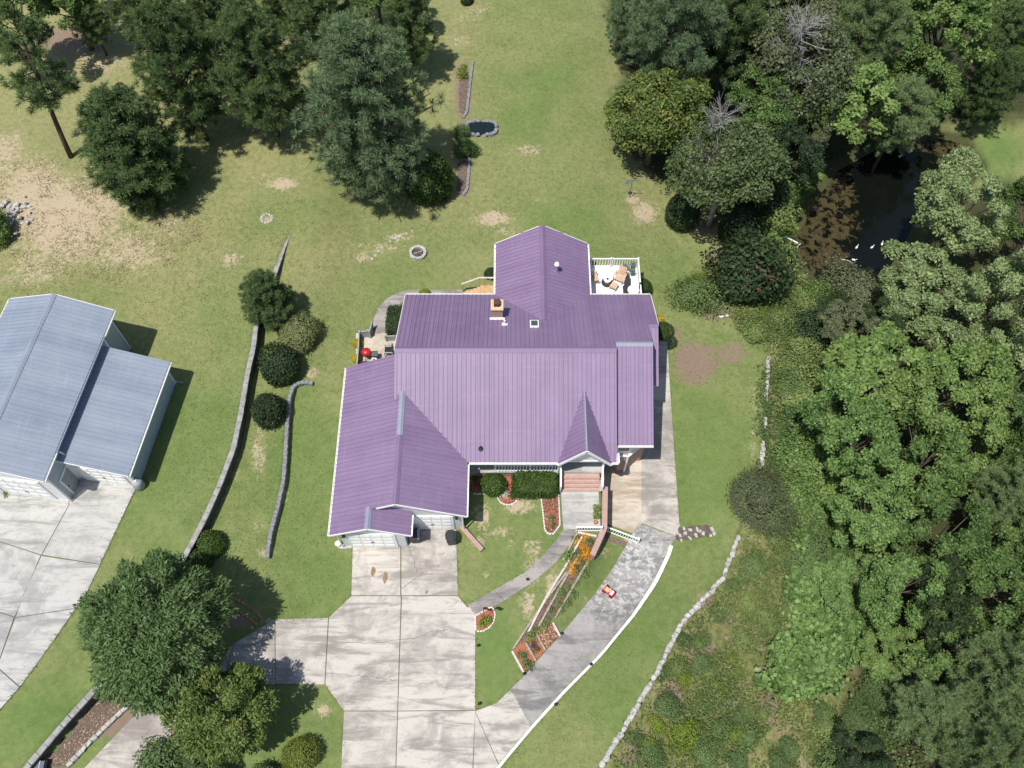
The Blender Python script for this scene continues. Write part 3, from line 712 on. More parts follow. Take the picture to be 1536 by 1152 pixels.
# ------------------------------------------------------------------ the house
ze = 3.2; m = .505
house = thing('house', 'sprawling white house with a purple metal roof, attached garage and front porch', 'house', (0, -1, 0))
roof = slab_roof('roof', house, [(-7.45,-7.45,ze-.03),(3.25,-7.45,ze-.03),(4.65,-3.8,ze-.03+m*3.7),(6.05,-7.45,ze-.03),(6.65,-7.45,ze-.03),(6.65,-1.03,ze+m*6.47-.03),(-7.45,-1.03,ze+m*6.47-.03)], .12, white)
yF, yR, yr = -7.5, 5.45, -1.03; zr = ze + m*(yr - yF)
cs = math.hypot(1, m); up_n = (0, 1/cs, m/cs); up_s = (0, -1/cs, m/cs)
xW, xM, xS, xE = -7.55, 6.72, 9.15, 9.82
# main front slope
roof_plane(roof, (xW, yF, ze), (1,0,0), up_n, [(0,0),(3.2-xW,0),(4.65-xW,3.75*cs),(6.1-xW,0),(xM-xW,0),(xM-xW,(yr-yF)*cs),(0,(yr-yF)*cs)], purple)
# rear slope: steps down to the east with the lower ridges
yS = -.43; zS = ze + m*(yR-yS); yT = 1.72; zT = ze + m*(yR-yT)
roof_plane(roof, (xE, yR, ze), (-1,0,0), up_s, [(0,0),(xE-xW,0),(xE-xW,(yR-yr)*cs),(xE-xM,(yR-yr)*cs),(xE-xM,(yR-yS)*cs),(xE-xS,(yR-yS)*cs),(xE-xS,(yR-yT)*cs),(0,(yR-yT)*cs)], purple)
slab_roof('roof_sheathing', roof, [(xW+.1,yR-.05,ze-.03),(xW+.1,yr,zr-.03),(xM,yr,zr-.03),(xM,yR-.05,ze-.03)], .12, white)
slab_roof('roof_sheathing', roof, [(xM,yR-.05,ze-.03),(xM,yS,zS-.03),(xS-.04,yS,zS-.03),(xS-.04,yR-.05,ze-.03)], .12, white)
slab_roof('roof_sheathing', roof, [(xS-.04,yR-.05,ze-.03),(xS-.04,yT,zT-.03),(xE-.06,yT,zT-.03),(xE-.06,yR-.05,ze-.03)], .12, white)
# east section and narrow outer strip, front slopes
yE1 = -6.3; zE1 = zS - m*(yS-yE1)
roof_plane(roof, (xM+.02, yE1, zE1), (1,0,0), up_n, rect(xS-xM-.02, (yS-yE1)*cs), purple)
slab_roof('roof_sheathing', roof, [(xM-.1,yE1+.05,zE1-.03),(xS-.04,yE1+.05,zE1-.03),(xS-.04,yS,zS-.03),(xM-.1,yS,zS-.03)], .12, white)
yE2 = -1.95; zE2 = zT - m*(yT-yE2)
roof_plane(roof, (xS-.3, yE2, zE2), (1,0,0), up_n, rect(xE-xS+.3, (yT-yE2)*cs), purple)
slab_roof('roof_sheathing', roof, [(xS-.3,yE2+.05,zE2-.03),(xE-.06,yE2+.05,zE2-.03),(xE-.06,yT,zT-.03),(xS-.3,yT,zT-.03)], .12, white)
# upper end wall of the main roof over the east section
ridge_cap((xW, yr, zr), (xM, yr, zr), m, m, purpled, roof, .24)
ridge_cap((xM+.03, yS, zS), (xS, yS, zS), m, m, ridge_pale, roof, .2)
ridge_cap((xS, yT, zT), (xE, yT, zT), m, m, purpled, roof, .18)
# north wing
nW, nE, nY = -1.18, 5.52, 10.0; nx0 = (nW+nE)/2; mn = .50; zn = ze + mn*(nE-nx0); cn = math.hypot(1, mn); yb = 1.9
ry = 10.35
roof_plane(roof, (nE, yb, ze), (0,1,0), (-1/cn,0,mn/cn), [(0,0),(nY-yb,0),(ry-yb,(nE-nx0)*cn),(0,(nE-nx0)*cn)], purple)
roof_plane(roof, (nW, nY, ze), (0,-1,0), (1/cn,0,mn/cn), [(0,0),(nY-yb,0),(nY-yb,(nx0-nW)*cn),(nY-ry,(nx0-nW)*cn)], purple)
slab_roof('roof_sheathing', roof, [(nE-.05,4,ze-.03),(nE-.05,nY-.05,ze-.03),(nx0,nY-.05,zn-.03),(nx0,4,zn-.03)], .12, white)
slab_roof('roof_sheathing', roof, [(nW+.05,nY-.05,ze-.03),(nW+.05,4,ze-.03),(nx0,4,zn-.03),(nx0,nY-.05,zn-.03)], .12, white)
ridge_cap((nx0, 2.25, zn), (nx0, ry, zn), mn, mn, purpled, roof, .22)
# garage wing
gW, gE, gS1, gS2, gN = -11.2, -2.85, -11.15, -12.4, -.5; gx0 = (gW+gE)/2; mg = .49; zg = ze + mg*(gE-gx0); cg = math.hypot(1, mg)
gxs = -8.72; zs_ = ze + mg*(gxs-gW); gE2 = 2*gxs - gW
roof_plane(roof, (gE, gS1, ze), (0,1,0), (-1/cg,0,mg/cg), rect(-3.0-gS1, (gE-gx0)*cg), purple)
sl_full, sl_s = (gx0-gW)*cg, (gxs-gW)*cg
roof_plane(roof, (gW, gN, ze), (0,-1,0), (1/cg,0,mg/cg), [(0,0),(gN-gS2,0),(gN-gS2,sl_s),(gN-gS1,sl_s),(gN-gS1,sl_full),(2.2,sl_full),(2.2,sl_full-.45),(0,sl_full-.45)], purple)
roof_plane(roof, (gE2, gS2, ze), (0,1,0), (-1/cg,0,mg/cg), rect(gS1+.35-gS2, sl_s), purple)
slab_roof('roof_sheathing', roof, [(gE-.05,gS1+.05,ze-.03),(gE-.05,-5,ze-.03),(gx0,-5,zg-.03),(gx0,gS1+.05,zg-.03)], .12, white)
slab_roof('roof_sheathing', roof, [(gW+.05,gN-.05,ze-.03),(gW+.05,gS1+.05,ze-.03),(gx0,gS1+.05,zg-.03),(gx0,gN-2.2,zg-.03),(gx0-.45,gN-.05,zg-.25)], .12, white)
slab_roof('roof_sheathing', roof, [(gW+.05,gS1,ze-.03),(gW+.05,gS2+.05,ze-.03),(gxs,gS2+.05,zs_-.03),(gxs,gS1,zs_-.03)], .12, white)
slab_roof('roof_sheathing', roof, [(gE2-.05,gS1+.3,ze-.03),(gxs,gS1+.3,zs_-.03),(gxs,gS2+.05,zs_-.03),(gE2-.05,gS2+.05,ze-.03)], .12, white)
ridge_cap((gx0, gS1, zg), (gx0, -6.55, zg), mg, mg, purpled, roof, .2)
ridge_cap((gx0, -6.55, zg), (gx0, -3.35, zg), mg, mg, ridge_pale, roof, .2)
ridge_cap((gxs, gS2, zs_), (gxs, gS1+.15, zs_), mg, mg, ridge_pale, roof, .2)
# rake boards (white edges of the gables)
def rake(p, q): MB().bar(Vector(p)+Vector((0,0,-.06)), Vector(q)+Vector((0,0,-.06)), .04, .17).build('rake_board', gutterm, roof)
rake((gE+.05,gS1-.03,ze), (gx0,gS1-.03,zg)); rake((gx0,gS1-.03,zg), (gxs+.5,gS1-.03,zs_+.2)); rake((gE2+.05,gS2-.03,ze), (gxs,gS2-.03,zs_)); rake((gxs,gS2-.03,zs_), (gW-.05,gS2-.03,ze))
rake((xW-.03,yR,ze), (xW-.03,yr,zr)); rake((xM+.0,yF,ze), (xM,yF+.5,ze+.25)); rake((xE+.02,yR,ze), (xE+.02,yT,zT))
rake((nW,nY+.03,ze), (nx0,ry+.03,zn)); rake((nx0,ry+.03,zn), (nE,nY+.03,ze))
# gutters
for p, q, o in (((gW,gS2-.03,ze),(gW,gN,ze),(-1,0,0)), ((gE,gS1-.03,ze),(gE,yF-.1,ze),(1,0,0)), ((gE+.1,yF,ze),(3.0,yF,ze),(0,-1,0)), ((6.3,yF,ze),(xM+.1,yF,ze),(0,-1,0)),
                ((xM+.03,yE1,zE1),(xS,yE1,zE1),(0,-1,0)), ((xW,yR,ze),(nW-.1,yR,ze),(0,1,0)), ((nE+.1,yR,ze),(xE,yR,ze),(0,1,0)), ((nW,yR+.1,ze),(nW,nY,ze),(-1,0,0)), ((nE,yR+.1,ze),(nE,nY,ze),(1,0,0)), ((gE2,gS2-.03,ze),(gE2,gS1+.1,ze),(1,0,0))):
    g = gutter(p, q, house, o)
    if abs(o[0]) > .5: hangers(p, q, g, o)
MB().bar((xM+.12,yF-.05,ze-.02),(xM+.12,yF+.62,ze+.02),.1,.12).build('gutter', gutterm, house)
# walls
box('wall', (-7.1,-5.2,-.3), (6.2,4.95,ze-.02), siding, house)
box('wall', (6.2,-5.2,0.7), (9.0,4.95,ze-.02), siding, house)
box('foundation_wall', (6.2,-5.18,-2.2), (8.98,4.9,.698), brick, house)
box('wall', (-.75,4.95,-.6), (5.1,9.6,ze-.02), siding, house)
box('wall', (8.998,-1.5,-2.2), (9.4,1.2,ze-.02), siding, house)
box('wall', (-10.8,-10.8,-.3), (-3.2,-2,ze-.02), siding, house); box('wall', (-10.799,-12.0,-.3), (-6.75,-10.8,ze-.02), siding, house)
box('wall', (-10.8,-2.0,-.3), (-7.1,-1.0,ze-.02), siding, house)
def gable(x0, x1, xm, y, z0, z1, d, mat=siding): MB().solid([(x0,y,z0),(x1,y,z0),(xm,y,z1)], (0,d,0)).build('gable', mat, house)
gable(-10.5,-3.5,gx0,-10.8,ze-.019,zg-.38,.2); gable(-10.5,-6.95,gxs,-12.0,ze-.019,zs_-.38,.2); gable(nW+.6,nE-.6,nx0,9.4,ze-.019,zn-.35,.2)
MB().solid([(xM-.35,yF+1.6,ze+.5),(xM-.35,yR-.6,ze),(xM-.35,yr,zr-.25)],(.2,0,0)).build('gable', siding, house)
# splayed brick corner of the lower garage, with white corner board and glazed bay over it
MB().prism([(6.5,-5.19),(7.25,-5.95),(7.75,-5.95),(8.6,-5.19)][::1], -2.2, .72).build('foundation_wall', brick, house)
MB().prism([(6.35,-5.19),(6.9,-5.8),(7.95,-5.8),(8.75,-5.19)], .722, ze-.03).build('bay_wall', siding, house)
MB().bar((7.78,-5.97,-1.9),(7.78,-5.97,.75),.13,.13).build('corner_board', gutterm, house)
MB().bar((7.78,-5.99,.76),(8.66,-5.22,.76),.16,.14).build('sill_board', gutterm, house); MB().bar((6.7,-5.9,.76),(7.8,-5.97,.76),.12,.14).build('sill_board', white, house)
wn = box('window', (7.0,-5.84,1.3), (7.85,-5.79,2.5), gutterm, house); box('pane', (7.07,-5.86,1.37), (7.78,-5.835,2.43), glass, wn)
# porch
porch = box('porch_floor', (-2.9,-7.2,.72), (6.15,-5.2,.86), concl, house)
box('porch_base', (-2.9,-7.14,-.2), (6.15,-5.2,.719), brick, house)
box('porch_base', (6.0,-7.3,-2.2), (6.2,-5.2,.72), brick, house)
for x in (-1.1, 1.2, 3.12, 6.0):
    MB().box((x-.07,-7.12,.861),(x+.07,-6.98,ze-.14)).build('porch_post', white, house)
MB().box((-3.1,-7.13,ze-.32),(3.25,-6.97,ze-.15)).build('porch_beam', white, house)
def railing(parent, p, q, z0, z1, mat, step=.17, bw_=.035, posts=True, slope=None):
    p, q = Vector(p), Vector(q); L = (q-p).length; d = (q-p)/L; r = MB()
    zz = lambda v, z: Vector((v.x, v.y, v.z + z))
    MB().bar(zz(p,z1), zz(q,z1), .085, .06).build('top_rail', mat, parent); MB().bar(zz(p,z0+.08), zz(q,z0+.08), .06, .05).build('bottom_rail', mat, parent)
    n = int(L/step); me = MB().box((-bw_/2,-bw_/2,0),(bw_/2,bw_/2,z1-z0-.12)).mesh('baluster')
    me.materials.append(mat); base = wl(parent)
    for i in range(1, n):
        o = link('baluster', me, None, parent); o.location = p + d*(L*i/n) + Vector((0,0,z0+.1)) - base
        o.rotation_euler = (0, 0, math.atan2(d.y, d.x))
    if posts:
        for e in (p, q): MB().box((e.x-.06,e.y-.06,e.z+z0-.1),(e.x+.06,e.y+.06,e.z+z1+.1)).build('rail_post', mat, parent)
railing(house, (-1.05,-7.1,.86), (1.15,-7.1,.86), 0, .92, white, .19, .06, False); railing(house, (1.25,-7.1,.86), (3.05,-7.1,.86), 0, .92, white, .19, .06, False)
# steps
steps = thing('front_steps', 'red brick front steps rising to the porch with white side rails', 'steps', (4.55,-7.8,0))
for k in range(5):
    y0 = -8.22 + k*.225; MB().box((3.3,y0,-.1),(5.82,-7.14,.17*(k+1))).build('step', brickf, steps) if k < 4 else None
    if k < 4: MB().box((3.28,y0-.025,.17*(k+1)-.05),(5.84,y0+.1,.17*(k+1)+.006)).build('tread_nosing', brickd, steps)
for x in (3.2, 5.95):
    MB().bar((x,-7.1,1.75),(x,-8.25,1.0),.11,.16).build('hand_rail', gutterm, steps); MB().box((x-.055,-8.3,0),(x+.055,-8.19,1.05)).build('rail_post', gutterm, steps)
    MB().bar((x,-7.12,1.1),(x,-8.22,.35),.04,.06).build('bottom_rail', white, steps)
MB().box((5.8,-8.3,-1.9),(6.2,-7.3,.3)).build('cheek_wall', brick, steps)
downspout([(3.02,-7.42,ze-.1),(3.02,-7.25,2.8),(3.02,-7.22,.3),(3.0,-7.5,.1)], house)
# portico gable
pr = slab_roof('portico_roof', house, [(4.65,-7.55,5.2),(2.98,-7.55,3.12),(2.98,-6,3.12),(4.65,-3.6,5.2)], .08, white)
px0, pzr, pY = 4.65, 5.28, -7.66; pm = (pzr-ze)/1.68; cp = math.hypot(1, pm)
roof_plane(pr, (px0+1.68, pY, ze), (0,1,0), (-1/cp,0,pm/cp), [(0,0),(.4,0),(-3.38-pY,1.68*cp),(0,1.68*cp)], purple)
roof_plane(pr, (px0-1.68, -7.2, ze), (0,-1,0), (1/cp,0,pm/cp), [(0,0),(-7.2-pY,0),(-7.2-pY,1.68*cp),(-7.2+3.38,1.68*cp)], purple)
ridge_cap((px0,pY,pzr), (px0,-3.4,pzr), pm, pm, ridge_pale, pr, .1, .05)
MB().bar((px0-1.72,pY-.03,ze-.08),(px0,pY-.03,pzr-.06),.05,.2).build('rake_board', gutterm, pr); MB().bar((px0+1.72,pY-.03,ze-.08),(px0,pY-.03,pzr-.06),.05,.2).build('rake_board', gutterm, pr)
MB().solid([(px0-1.55,-7.3,ze-.15),(px0+1.55,-7.3,ze-.15),(px0,-7.3,pzr-.25)],(0,.12,0)).build('gable', white, house)
MB().box((3.1,-7.34,ze-.33),(6.1,-7.16,ze-.152)).build('porch_beam', white, house)
MB().box((4.2,-5.3,.86),(5.1,-5.2,2.95)).build('front_door', M('door_dark', (.06,.05,.05), .5), house)
# garage doors, pilasters, lamps
def garage_door(x0, x1, y, z1=2.25):
    d = box('garage_door', (x0,y-.05,.03), (x1,y+.02,z1), doorm, house)
    for k in range(4):
        for j in range(4):
            wx_ = (x1-x0)/4; hh = (z1-.03)/4
            box('door_panel', (x0+j*wx_+.06,y-.068,.03+k*hh+.06), (x0+(j+1)*wx_-.06,y-.049,.03+(k+1)*hh-.05), doorm, d)
    box('door_handle', ((x0+x1)/2-.12,y-.11,1.0), ((x0+x1)/2+.12,y-.068,1.06), darkm, d)
    MB().box((x0-.12,y-.06,z1),(x1+.12,y+.02,z1+.14)).box((x0-.12,y-.06,0),(x0,y+.02,z1)).box((x1,y-.06,0),(x1+.12,y+.02,z1)).build('door_frame', white, house)
garage_door(-10.25,-7.45,-12.02); garage_door(-6.35,-3.85,-10.82)
for x, y in ((-10.5,-12.1), (-3.5,-10.9)):
    l = thing('wall_lamp', 'small round black wall lamp beside the projecting garage door' if y < -11 else 'small round black wall lamp beside the recessed garage door', 'lamp', (x,y,2.35))
    MB().lathe([(.05,-.18),(.11,-.14),(.12,.06),(.04,.16),(.02,.2)], 10, (x,y-.03,2.35)).build('lamp_shade', blackp, l); MB().box((x-.06,y-.02,2.25),(x+.06,y+.08,2.5)).build('bracket', blackp, l)
downspout([(gW-.08,gS2+.1,ze-.1),(gW+.25,gS2+.32,2.6),(gW+.3,gS2+.32,.15)], house); downspout([(gE+.08,gS1+.1,ze-.1),(gE-.28,gS1+.2,2.6),(gE-.28,gS1+.2,.12),(gE-.05,gS1-.02,.06)], house)
# rear and west windows (seen only from a step aside)
for x0, x1, y, z0, z1 in ((-5.5,-3.6,4.98,1.3,2.6),(0.3,1.9,9.63,1.2,2.5),(2.6,4.2,9.63,1.2,2.5)):
    f = box('window', (x0,y-.03,z0), (x1,y+.04,z1), gutterm, house); box('pane', (x0+.08,y+.03,z0+.08), (x1-.08,y+.05,z1-.08), glass, f)
for x0, x1 in ((-2.3,-.6), (.6,2.2)):
    f = box('window', (x0,-5.26,1.3), (x1,-5.19,2.7), gutterm, house); box('pane', (x0+.08,-5.28,1.38), (x1-.08,-5.255,2.62), glass, f)
# chimney
ch = thing('chimney', 'square brick chimney with a rusty metal cap on the rear slope', 'chimney', (-1.0,2.85,4.5))
box('shaft', (-1.37,2.45,3.8), (-.63,3.2,5.75), brick, ch); box('crown', (-1.42,2.4,5.751), (-.58,3.25,5.87), M('crown_cement', (.62,.45,.28), .8, .15), ch)
box('flue_cap', (-1.22,2.62,5.871), (-.80,3.06,6.25), rust, ch, .04); MB().bar((-1.5,2.38,4.83),(-.5,2.38,4.83),.16,.05).build('flashing', gutterm, ch)
# roof fittings
def zrear(y): return ze + m*(yR-y)+.03
sk_ = thing('skylight', 'small square white framed skylight on the rear slope', 'skylight', (1.5,1.75,zrear(1.75)))
def tilt_box(name, cx, cy, a, b, t0, t1, mat, parent):
    s_ = Vector(up_s); n = Vector((0, m/cs, 1/cs)); c = Vector((cx, cy, zrear(cy)))
    MB().solid([c - Vector((a,0,0)) - s_*b + n*t0, c + Vector((a,0,0)) - s_*b + n*t0, c + Vector((a,0,0)) + s_*b + n*t0, c - Vector((a,0,0)) + s_*b + n*t0], n*(t1-t0)).build(name, mat, parent)
tilt_box('frame', 1.5, 1.75, .3, .42, -.02, .1, gutterm, sk_); tilt_box('glazing', 1.5, 1.75, .22, .33, .09, .112, M('skylight_glass', (.05,.085,.075), .15, .1, bump=0), sk_)
v = thing('vent_pipe', 'white plastic vent pipe with square flashing on the rear slope', 'vent', (-.5,1.75,zrear(1.75)))
tilt_box('flashing', -.5, 1.75, .2, .15, 0, .045, gutterm, v); MB().tube([(-.5,1.8,zrear(1.8)),(-.5,1.8,zrear(1.8)+.42)], [.06,.06], 10).build('pipe', gutterm, v)
zv = zn - mn*.95 + .03
v = thing('flue_pipe', 'tall galvanised flue pipe with round cap on the north wing', 'vent', (nx0+.95,6.6,zv))
MB().lathe([(.2,-.1),(.12,.12),(.1,.7),(.1,.75)], 12, (nx0+.95,6.6,zv)).build('pipe', metal, v); MB().lathe([(.16,.78),(.19,.84),(.12,.98),(.03,1.02)], 12, (nx0+.95,6.6,zv)).build('cap', gutterm, v)
MB().tube([(nx0+.95,6.6,zv+.7),(nx0+.95,6.6,zv+.8)],[.05,.05],8).build('stem', metal, v)
zf = ze + m*(-6.75-yF) + .05
v = thing('roof_vent', 'small black roof vent low on the front slope', 'vent', (-2.0,-6.75,zf)); MB().lathe([(.17,-.05),(.16,.06),(.1,.09)], 8, (-2.0,-6.75,zf)).build('hood', blackp, v); MB().tube([(-2.0,-6.7,zf+.05),(-2.0,-6.7,zf+.2)],[.07,.07],8).build('pipe', blackp, v)

# ------------------------------------------------------------------ north east deck
deck = thing('deck', 'white raised deck with a baluster railing behind the house', 'deck', (7.5,7.6,-1))
dz, dx0, dx1, dy0, dy1 = .85, 5.15, 9.5, 4.97, 9.75
k = 0; y = dy0
while y < dy1 - .05:
    box('deck_board', (dx0,y,dz-.04), (dx1,y+.136,dz+random.uniform(-.003,.003)), white, deck); y += .144
box('rim_board', (dx0,dy1-.02,dz-.28), (dx1,dy1+.03,dz-.045), white, deck); box('rim_board', (dx1-.01,dy0,dz-.28), (dx1+.04,dy1,dz-.045), white, deck)
for x, y in ((6.9,9.6),(9.4,9.6),(9.4,7.2)): box('deck_post', (x-.07,y-.07,hz(x,y)-.2), (x+.07,y+.07,dz-.05), white, deck)
railing(deck, (5.55,9.68,dz), (7.42,9.68,dz), 0, .95, gutterm, .19, .06); railing(deck, (7.5,9.68,dz), (9.42,9.68,dz), 0, .95, gutterm, .19, .06); railing(deck, (9.42,9.6,dz), (9.42,7.4,dz), 0, .95, gutterm, .19, .05); railing(deck, (9.42,7.4,dz), (9.42,5.2,dz), 0, .95, gutterm, .19, .05)
def at(px, py, z): p = G(px, py, z); return p
# furniture on the deck
def lounge_chair(c, rot, label, mat):
    t = thing('deck_chair', label, 'chair', (0,0,0), 'chairs on the deck')
    for k in range(5): MB().box((-.3+k*.122,-.28,.36),(-.3+k*.122+.11,.3,.385)).build('seat_slat', mat, t)
    for k in range(5): MB().solid([(-.3+k*.122,.3,.36),(-.3+k*.122+.11,.3,.36),(-.3+k*.122+.11,.62,1.0),(-.3+k*.122,.62,1.0)],(0,.025,.005)).build('back_slat', mat, t)
    for sx in (-1, 1):
        box('arm', (sx*.38-.06,-.32,.56), (sx*.38+.06,.42,.585), mat, t); box('leg', (sx*.36-.03,-.3,0), (sx*.36+.03,-.22,.56), mat, t); box('leg', (sx*.36-.03,.32,0), (sx*.36+.03,.4,.56), mat, t)
    t.location = Vector(c); t.rotation_euler = (0,0,rot); return t
lounge_chair(at(929,416,dz+.4)*[1,1,0]+[0,0,dz+.003], -.5, 'tan slatted chair in the middle of the white deck', tanc)
lounge_chair(at(891,416,dz+.4)*[1,1,0]+[0,0,dz+.003], 1.75, 'tan slatted chair against the house wall on the deck', tanc)
t = thing('footstool', 'square tan slatted footstool in front of the deck chair', 'footstool', at(921,429,dz+.3)*[1,1,0]+[0,0,dz+.003]); p = wl(t)
MB().box((p.x-.26,p.y-.26,p.z+.34),(p.x+.26,p.y+.26,p.z+.4)).build('top', tanc, t)
for sx in (-1,1):
    for sy in (-1,1): MB().box((p.x+sx*.22-.03,p.y+sy*.22-.03,p.z),(p.x+sx*.22+.03,p.y+sy*.22+.03,p.z+.34)).build('leg', tanc, t)
t.rotation_euler = (0,0,-.55)
t = thing('fire_table', 'round dark fire pit table with white top ring on the deck', 'fire pit', at(911,421,dz+.3)*[1,1,0]+[0,0,dz+.003]); p = wl(t)
MB().lathe([(.34,0),(.42,.05),(.42,.16),(.3,.22)],20,p).build('base', charc, t); MB().lathe([(.22,.2),(.24,.42),(.30,.48),(.30,.52),(.12,.53)],20,p).build('top_ring', gutterm, t); MB().lathe([(.1,.53),(.06,.6),(.02,.62)],10,p).build('lid', charc, t)
t = thing('chaise', 'dark charcoal reclining chaise beside the round white table on the deck', 'chair', at(940,428,dz+.3)*[1,1,0]+[0,0,dz+.003]); p = wl(t)
MB().box((p.x-.3,p.y-1.0,p.z+.28),(p.x+.3,p.y-.1,p.z+.36)).build('seat', charc, t); MB().solid([(p.x-.22,p.y-.1,p.z+.3),(p.x+.28,p.y-.1,p.z+.3),(p.x+.2,p.y+.55,p.z+.85),(p.x-.02,p.y+.55,p.z+.85)],(0,.05,.03)).build('backrest', charc, t)
for sx in (-1,1):
    for y in (-.9,-.05): MB().box((p.x+sx*.25-.025,p.y+y-.025,p.z),(p.x+sx*.25+.025,p.y+y+.025,p.z+.3)).build('leg', charc, t)
t = thing('round_table', 'round white table in the deck corner by the railing', 'table', at(950,435,dz+.7)*[1,1,0]+[0,0,dz+.003]); p = wl(t)
MB().lathe([(.40,.68),(.42,.7),(.42,.73),(.38,.74)],24,p).build('table_top', gutterm, t); MB().lathe([(.22,0),(.2,.03),(.05,.06),(.05,.68)],12,p).build('pedestal', gutterm, t)
# ------------------------------------------------------------------ wooden back steps
bs = thing('back_steps', 'new pine landing and steps with handrails at the back door', 'steps', (-2.2,6.2,0))
for k in range(9): box('deck_board', (-2.35+k*.144,6.35,.82), (-2.35+k*.144+.136,7.95,.85), pine_wood, bs)
for k in range(5): MB().box((-2.37-(k+1)*.26,6.4,.68-k*.165),(-2.37-k*.26,7.9,.72-k*.165)).build('tread', pine_wood, bs)
MB().bar((-1.15,7.95,1.8),(-2.4,7.95,1.8),.13,.04).build('hand_rail', timberl, bs); MB().bar((-2.4,7.95,1.8),(-3.75,7.95,1.0),.13,.04).build('hand_rail', timberl, bs); MB().bar((-1.15,6.45,1.8),(-2.4,6.45,1.8),.13,.04).build('hand_rail', timberl, bs); MB().bar((-2.4,6.45,1.8),(-3.75,6.45,1.0),.13,.04).build('hand_rail', timberl, bs)
for x, zt in ((-1.2,1.8),(-1.6,1.8),(-2.0,1.8),(-2.4,1.78),(-3.7,1.0)):
    for y in (6.45, 7.95): box('rail_post', (x-.045,y-.045,0), (x+.045,y+.045,zt), pine_wood, bs)

# ------------------------------------------------------------------ west patio fittings
def fence_panel(name, label, p, q, hgt, mat, n=2):
    p, q = np.array(p), np.array(q); r = thing(name, label, 'fence', (p+q)/2, 'low grey patio fence panels')
    for e in (p, q): MB().box((e[0]-.06,e[1]-.06,e[2]-.1),(e[0]+.06,e[1]+.06,e[2]+hgt+.12)).build('post', greyw, r)
    for k in range(5): z = .08 + k*(hgt-.1)/5; MB().bar(p+[0,0,z+.08],q+[0,0,z+.08],.03,.13).build('board', mat, r)
    MB().bar(p+[0,0,hgt],q+[0,0,hgt],.09,.04).build('top_rail', greyw, r)
g0 = lambda a, b: np.array([*U(a, b)[:2], U(a, b)[2]])
fence_panel('patio_fence', 'low grey board fence panel along the west edge of the patio', U(541,507), U(540,530), .85, greyd); fence_panel('patio_fence', 'low grey board fence panel reaching under the garage eave', U(540,531), U(538,556), .85, greyd)
fence_panel('patio_fence', 'short grey fence panel behind the red grill', U(542,507), U(554,506), .85, greyw); fence_panel('patio_fence', 'open grey gate leaf at the patio end of the back walk', U(556,507), U(560,494), .85, greyw)
fence_panel('patio_fence', 'grey fence panel beside the clipped hedge at the patio', U(580,512), U(604,511), .7, greyw)
t = thing('kettle_grill', 'red kettle grill on a black stand on the patio', 'grill', U(552,538)); p = wl(t)
MB().lathe([(.12,.62),(.3,.72),(.34,.88)],18,p).build('bowl', blackp, t, True); MB().lathe([(.35,.88),(.33,1.0),(.22,1.12),(.06,1.17)],18,p).build('lid', redp, t, True); MB().bar((p.x-.08,p.y,p.z+1.2),(p.x+.08,p.y,p.z+1.2),.03,.03).build('handle', blackp, t)
for k in range(3): a = k*2.1; MB().tube([(p.x+.12*math.cos(a),p.y+.12*math.sin(a),p.z+.7),(p.x+.34*math.cos(a),p.y+.34*math.sin(a),p.z)],[.02,.02],6).build('leg', blackp, t)
MB().box((p.x+.36,p.y-.25,p.z+.74),(p.x+.8,p.y+.2,p.z+.78)).build('side_shelf', greyd, t)
MB().box((p.x+.72,p.y-.02,p.z),(p.x+.76,p.y+.02,p.z+.74)).build('leg', blackp, t)
t = thing('patio_bin', 'low black storage box on the patio below the garage eave', 'box', U(554,549)); p = wl(t); MB().box((p.x-.5,p.y-.5,p.z+.06),(p.x+.45,p.y+.05,p.z+.5)).build('body', charc, t, bevel=.03); MB().box((p.x-.53,p.y-.53,p.z+.5),(p.x+.48,p.y+.08,p.z+.56)).build('lid', charc, t, bevel=.02)
t = thing('flower_pot', 'white round pot standing on the patio', 'pot', U(562,543)); p = wl(t); MB().lathe([(.12,.06),(.19,.3),(.2,.36),(.16,.36),(.14,.3),(.1,.29)],16,p).build('pot', gutterm, t); MB().lathe([(.13,.25),(.1,.33),(.02,.34)],10,p).build('soil', mulch_b, t)
t = thing('patio_chair', 'black metal chair with grey arms on the patio', 'chair', U(584,530)); p = wl(t)
MB().box((p.x-.28,p.y-.28,p.z+.4),(p.x+.28,p.y+.28,p.z+.46)).build('seat', blackp, t); MB().box((p.x+.26,p.y-.28,p.z+.46),(p.x+.32,p.y+.28,p.z+.95)).build('backrest', blackp, t)
for sy in (-1,1): MB().box((p.x-.3,p.y+sy*.32-.04,p.z+.6),(p.x+.32,p.y+sy*.32+.04,p.z+.64)).build('arm', greyw, t)
for sx in (-1,1):
    for sy in (-1,1): MB().box((p.x+sx*.27-.025,p.y+sy*.32-.025,p.z+.05),(p.x+sx*.27+.025,p.y+sy*.32+.025,p.z+.6)).build('leg', greyw, t)

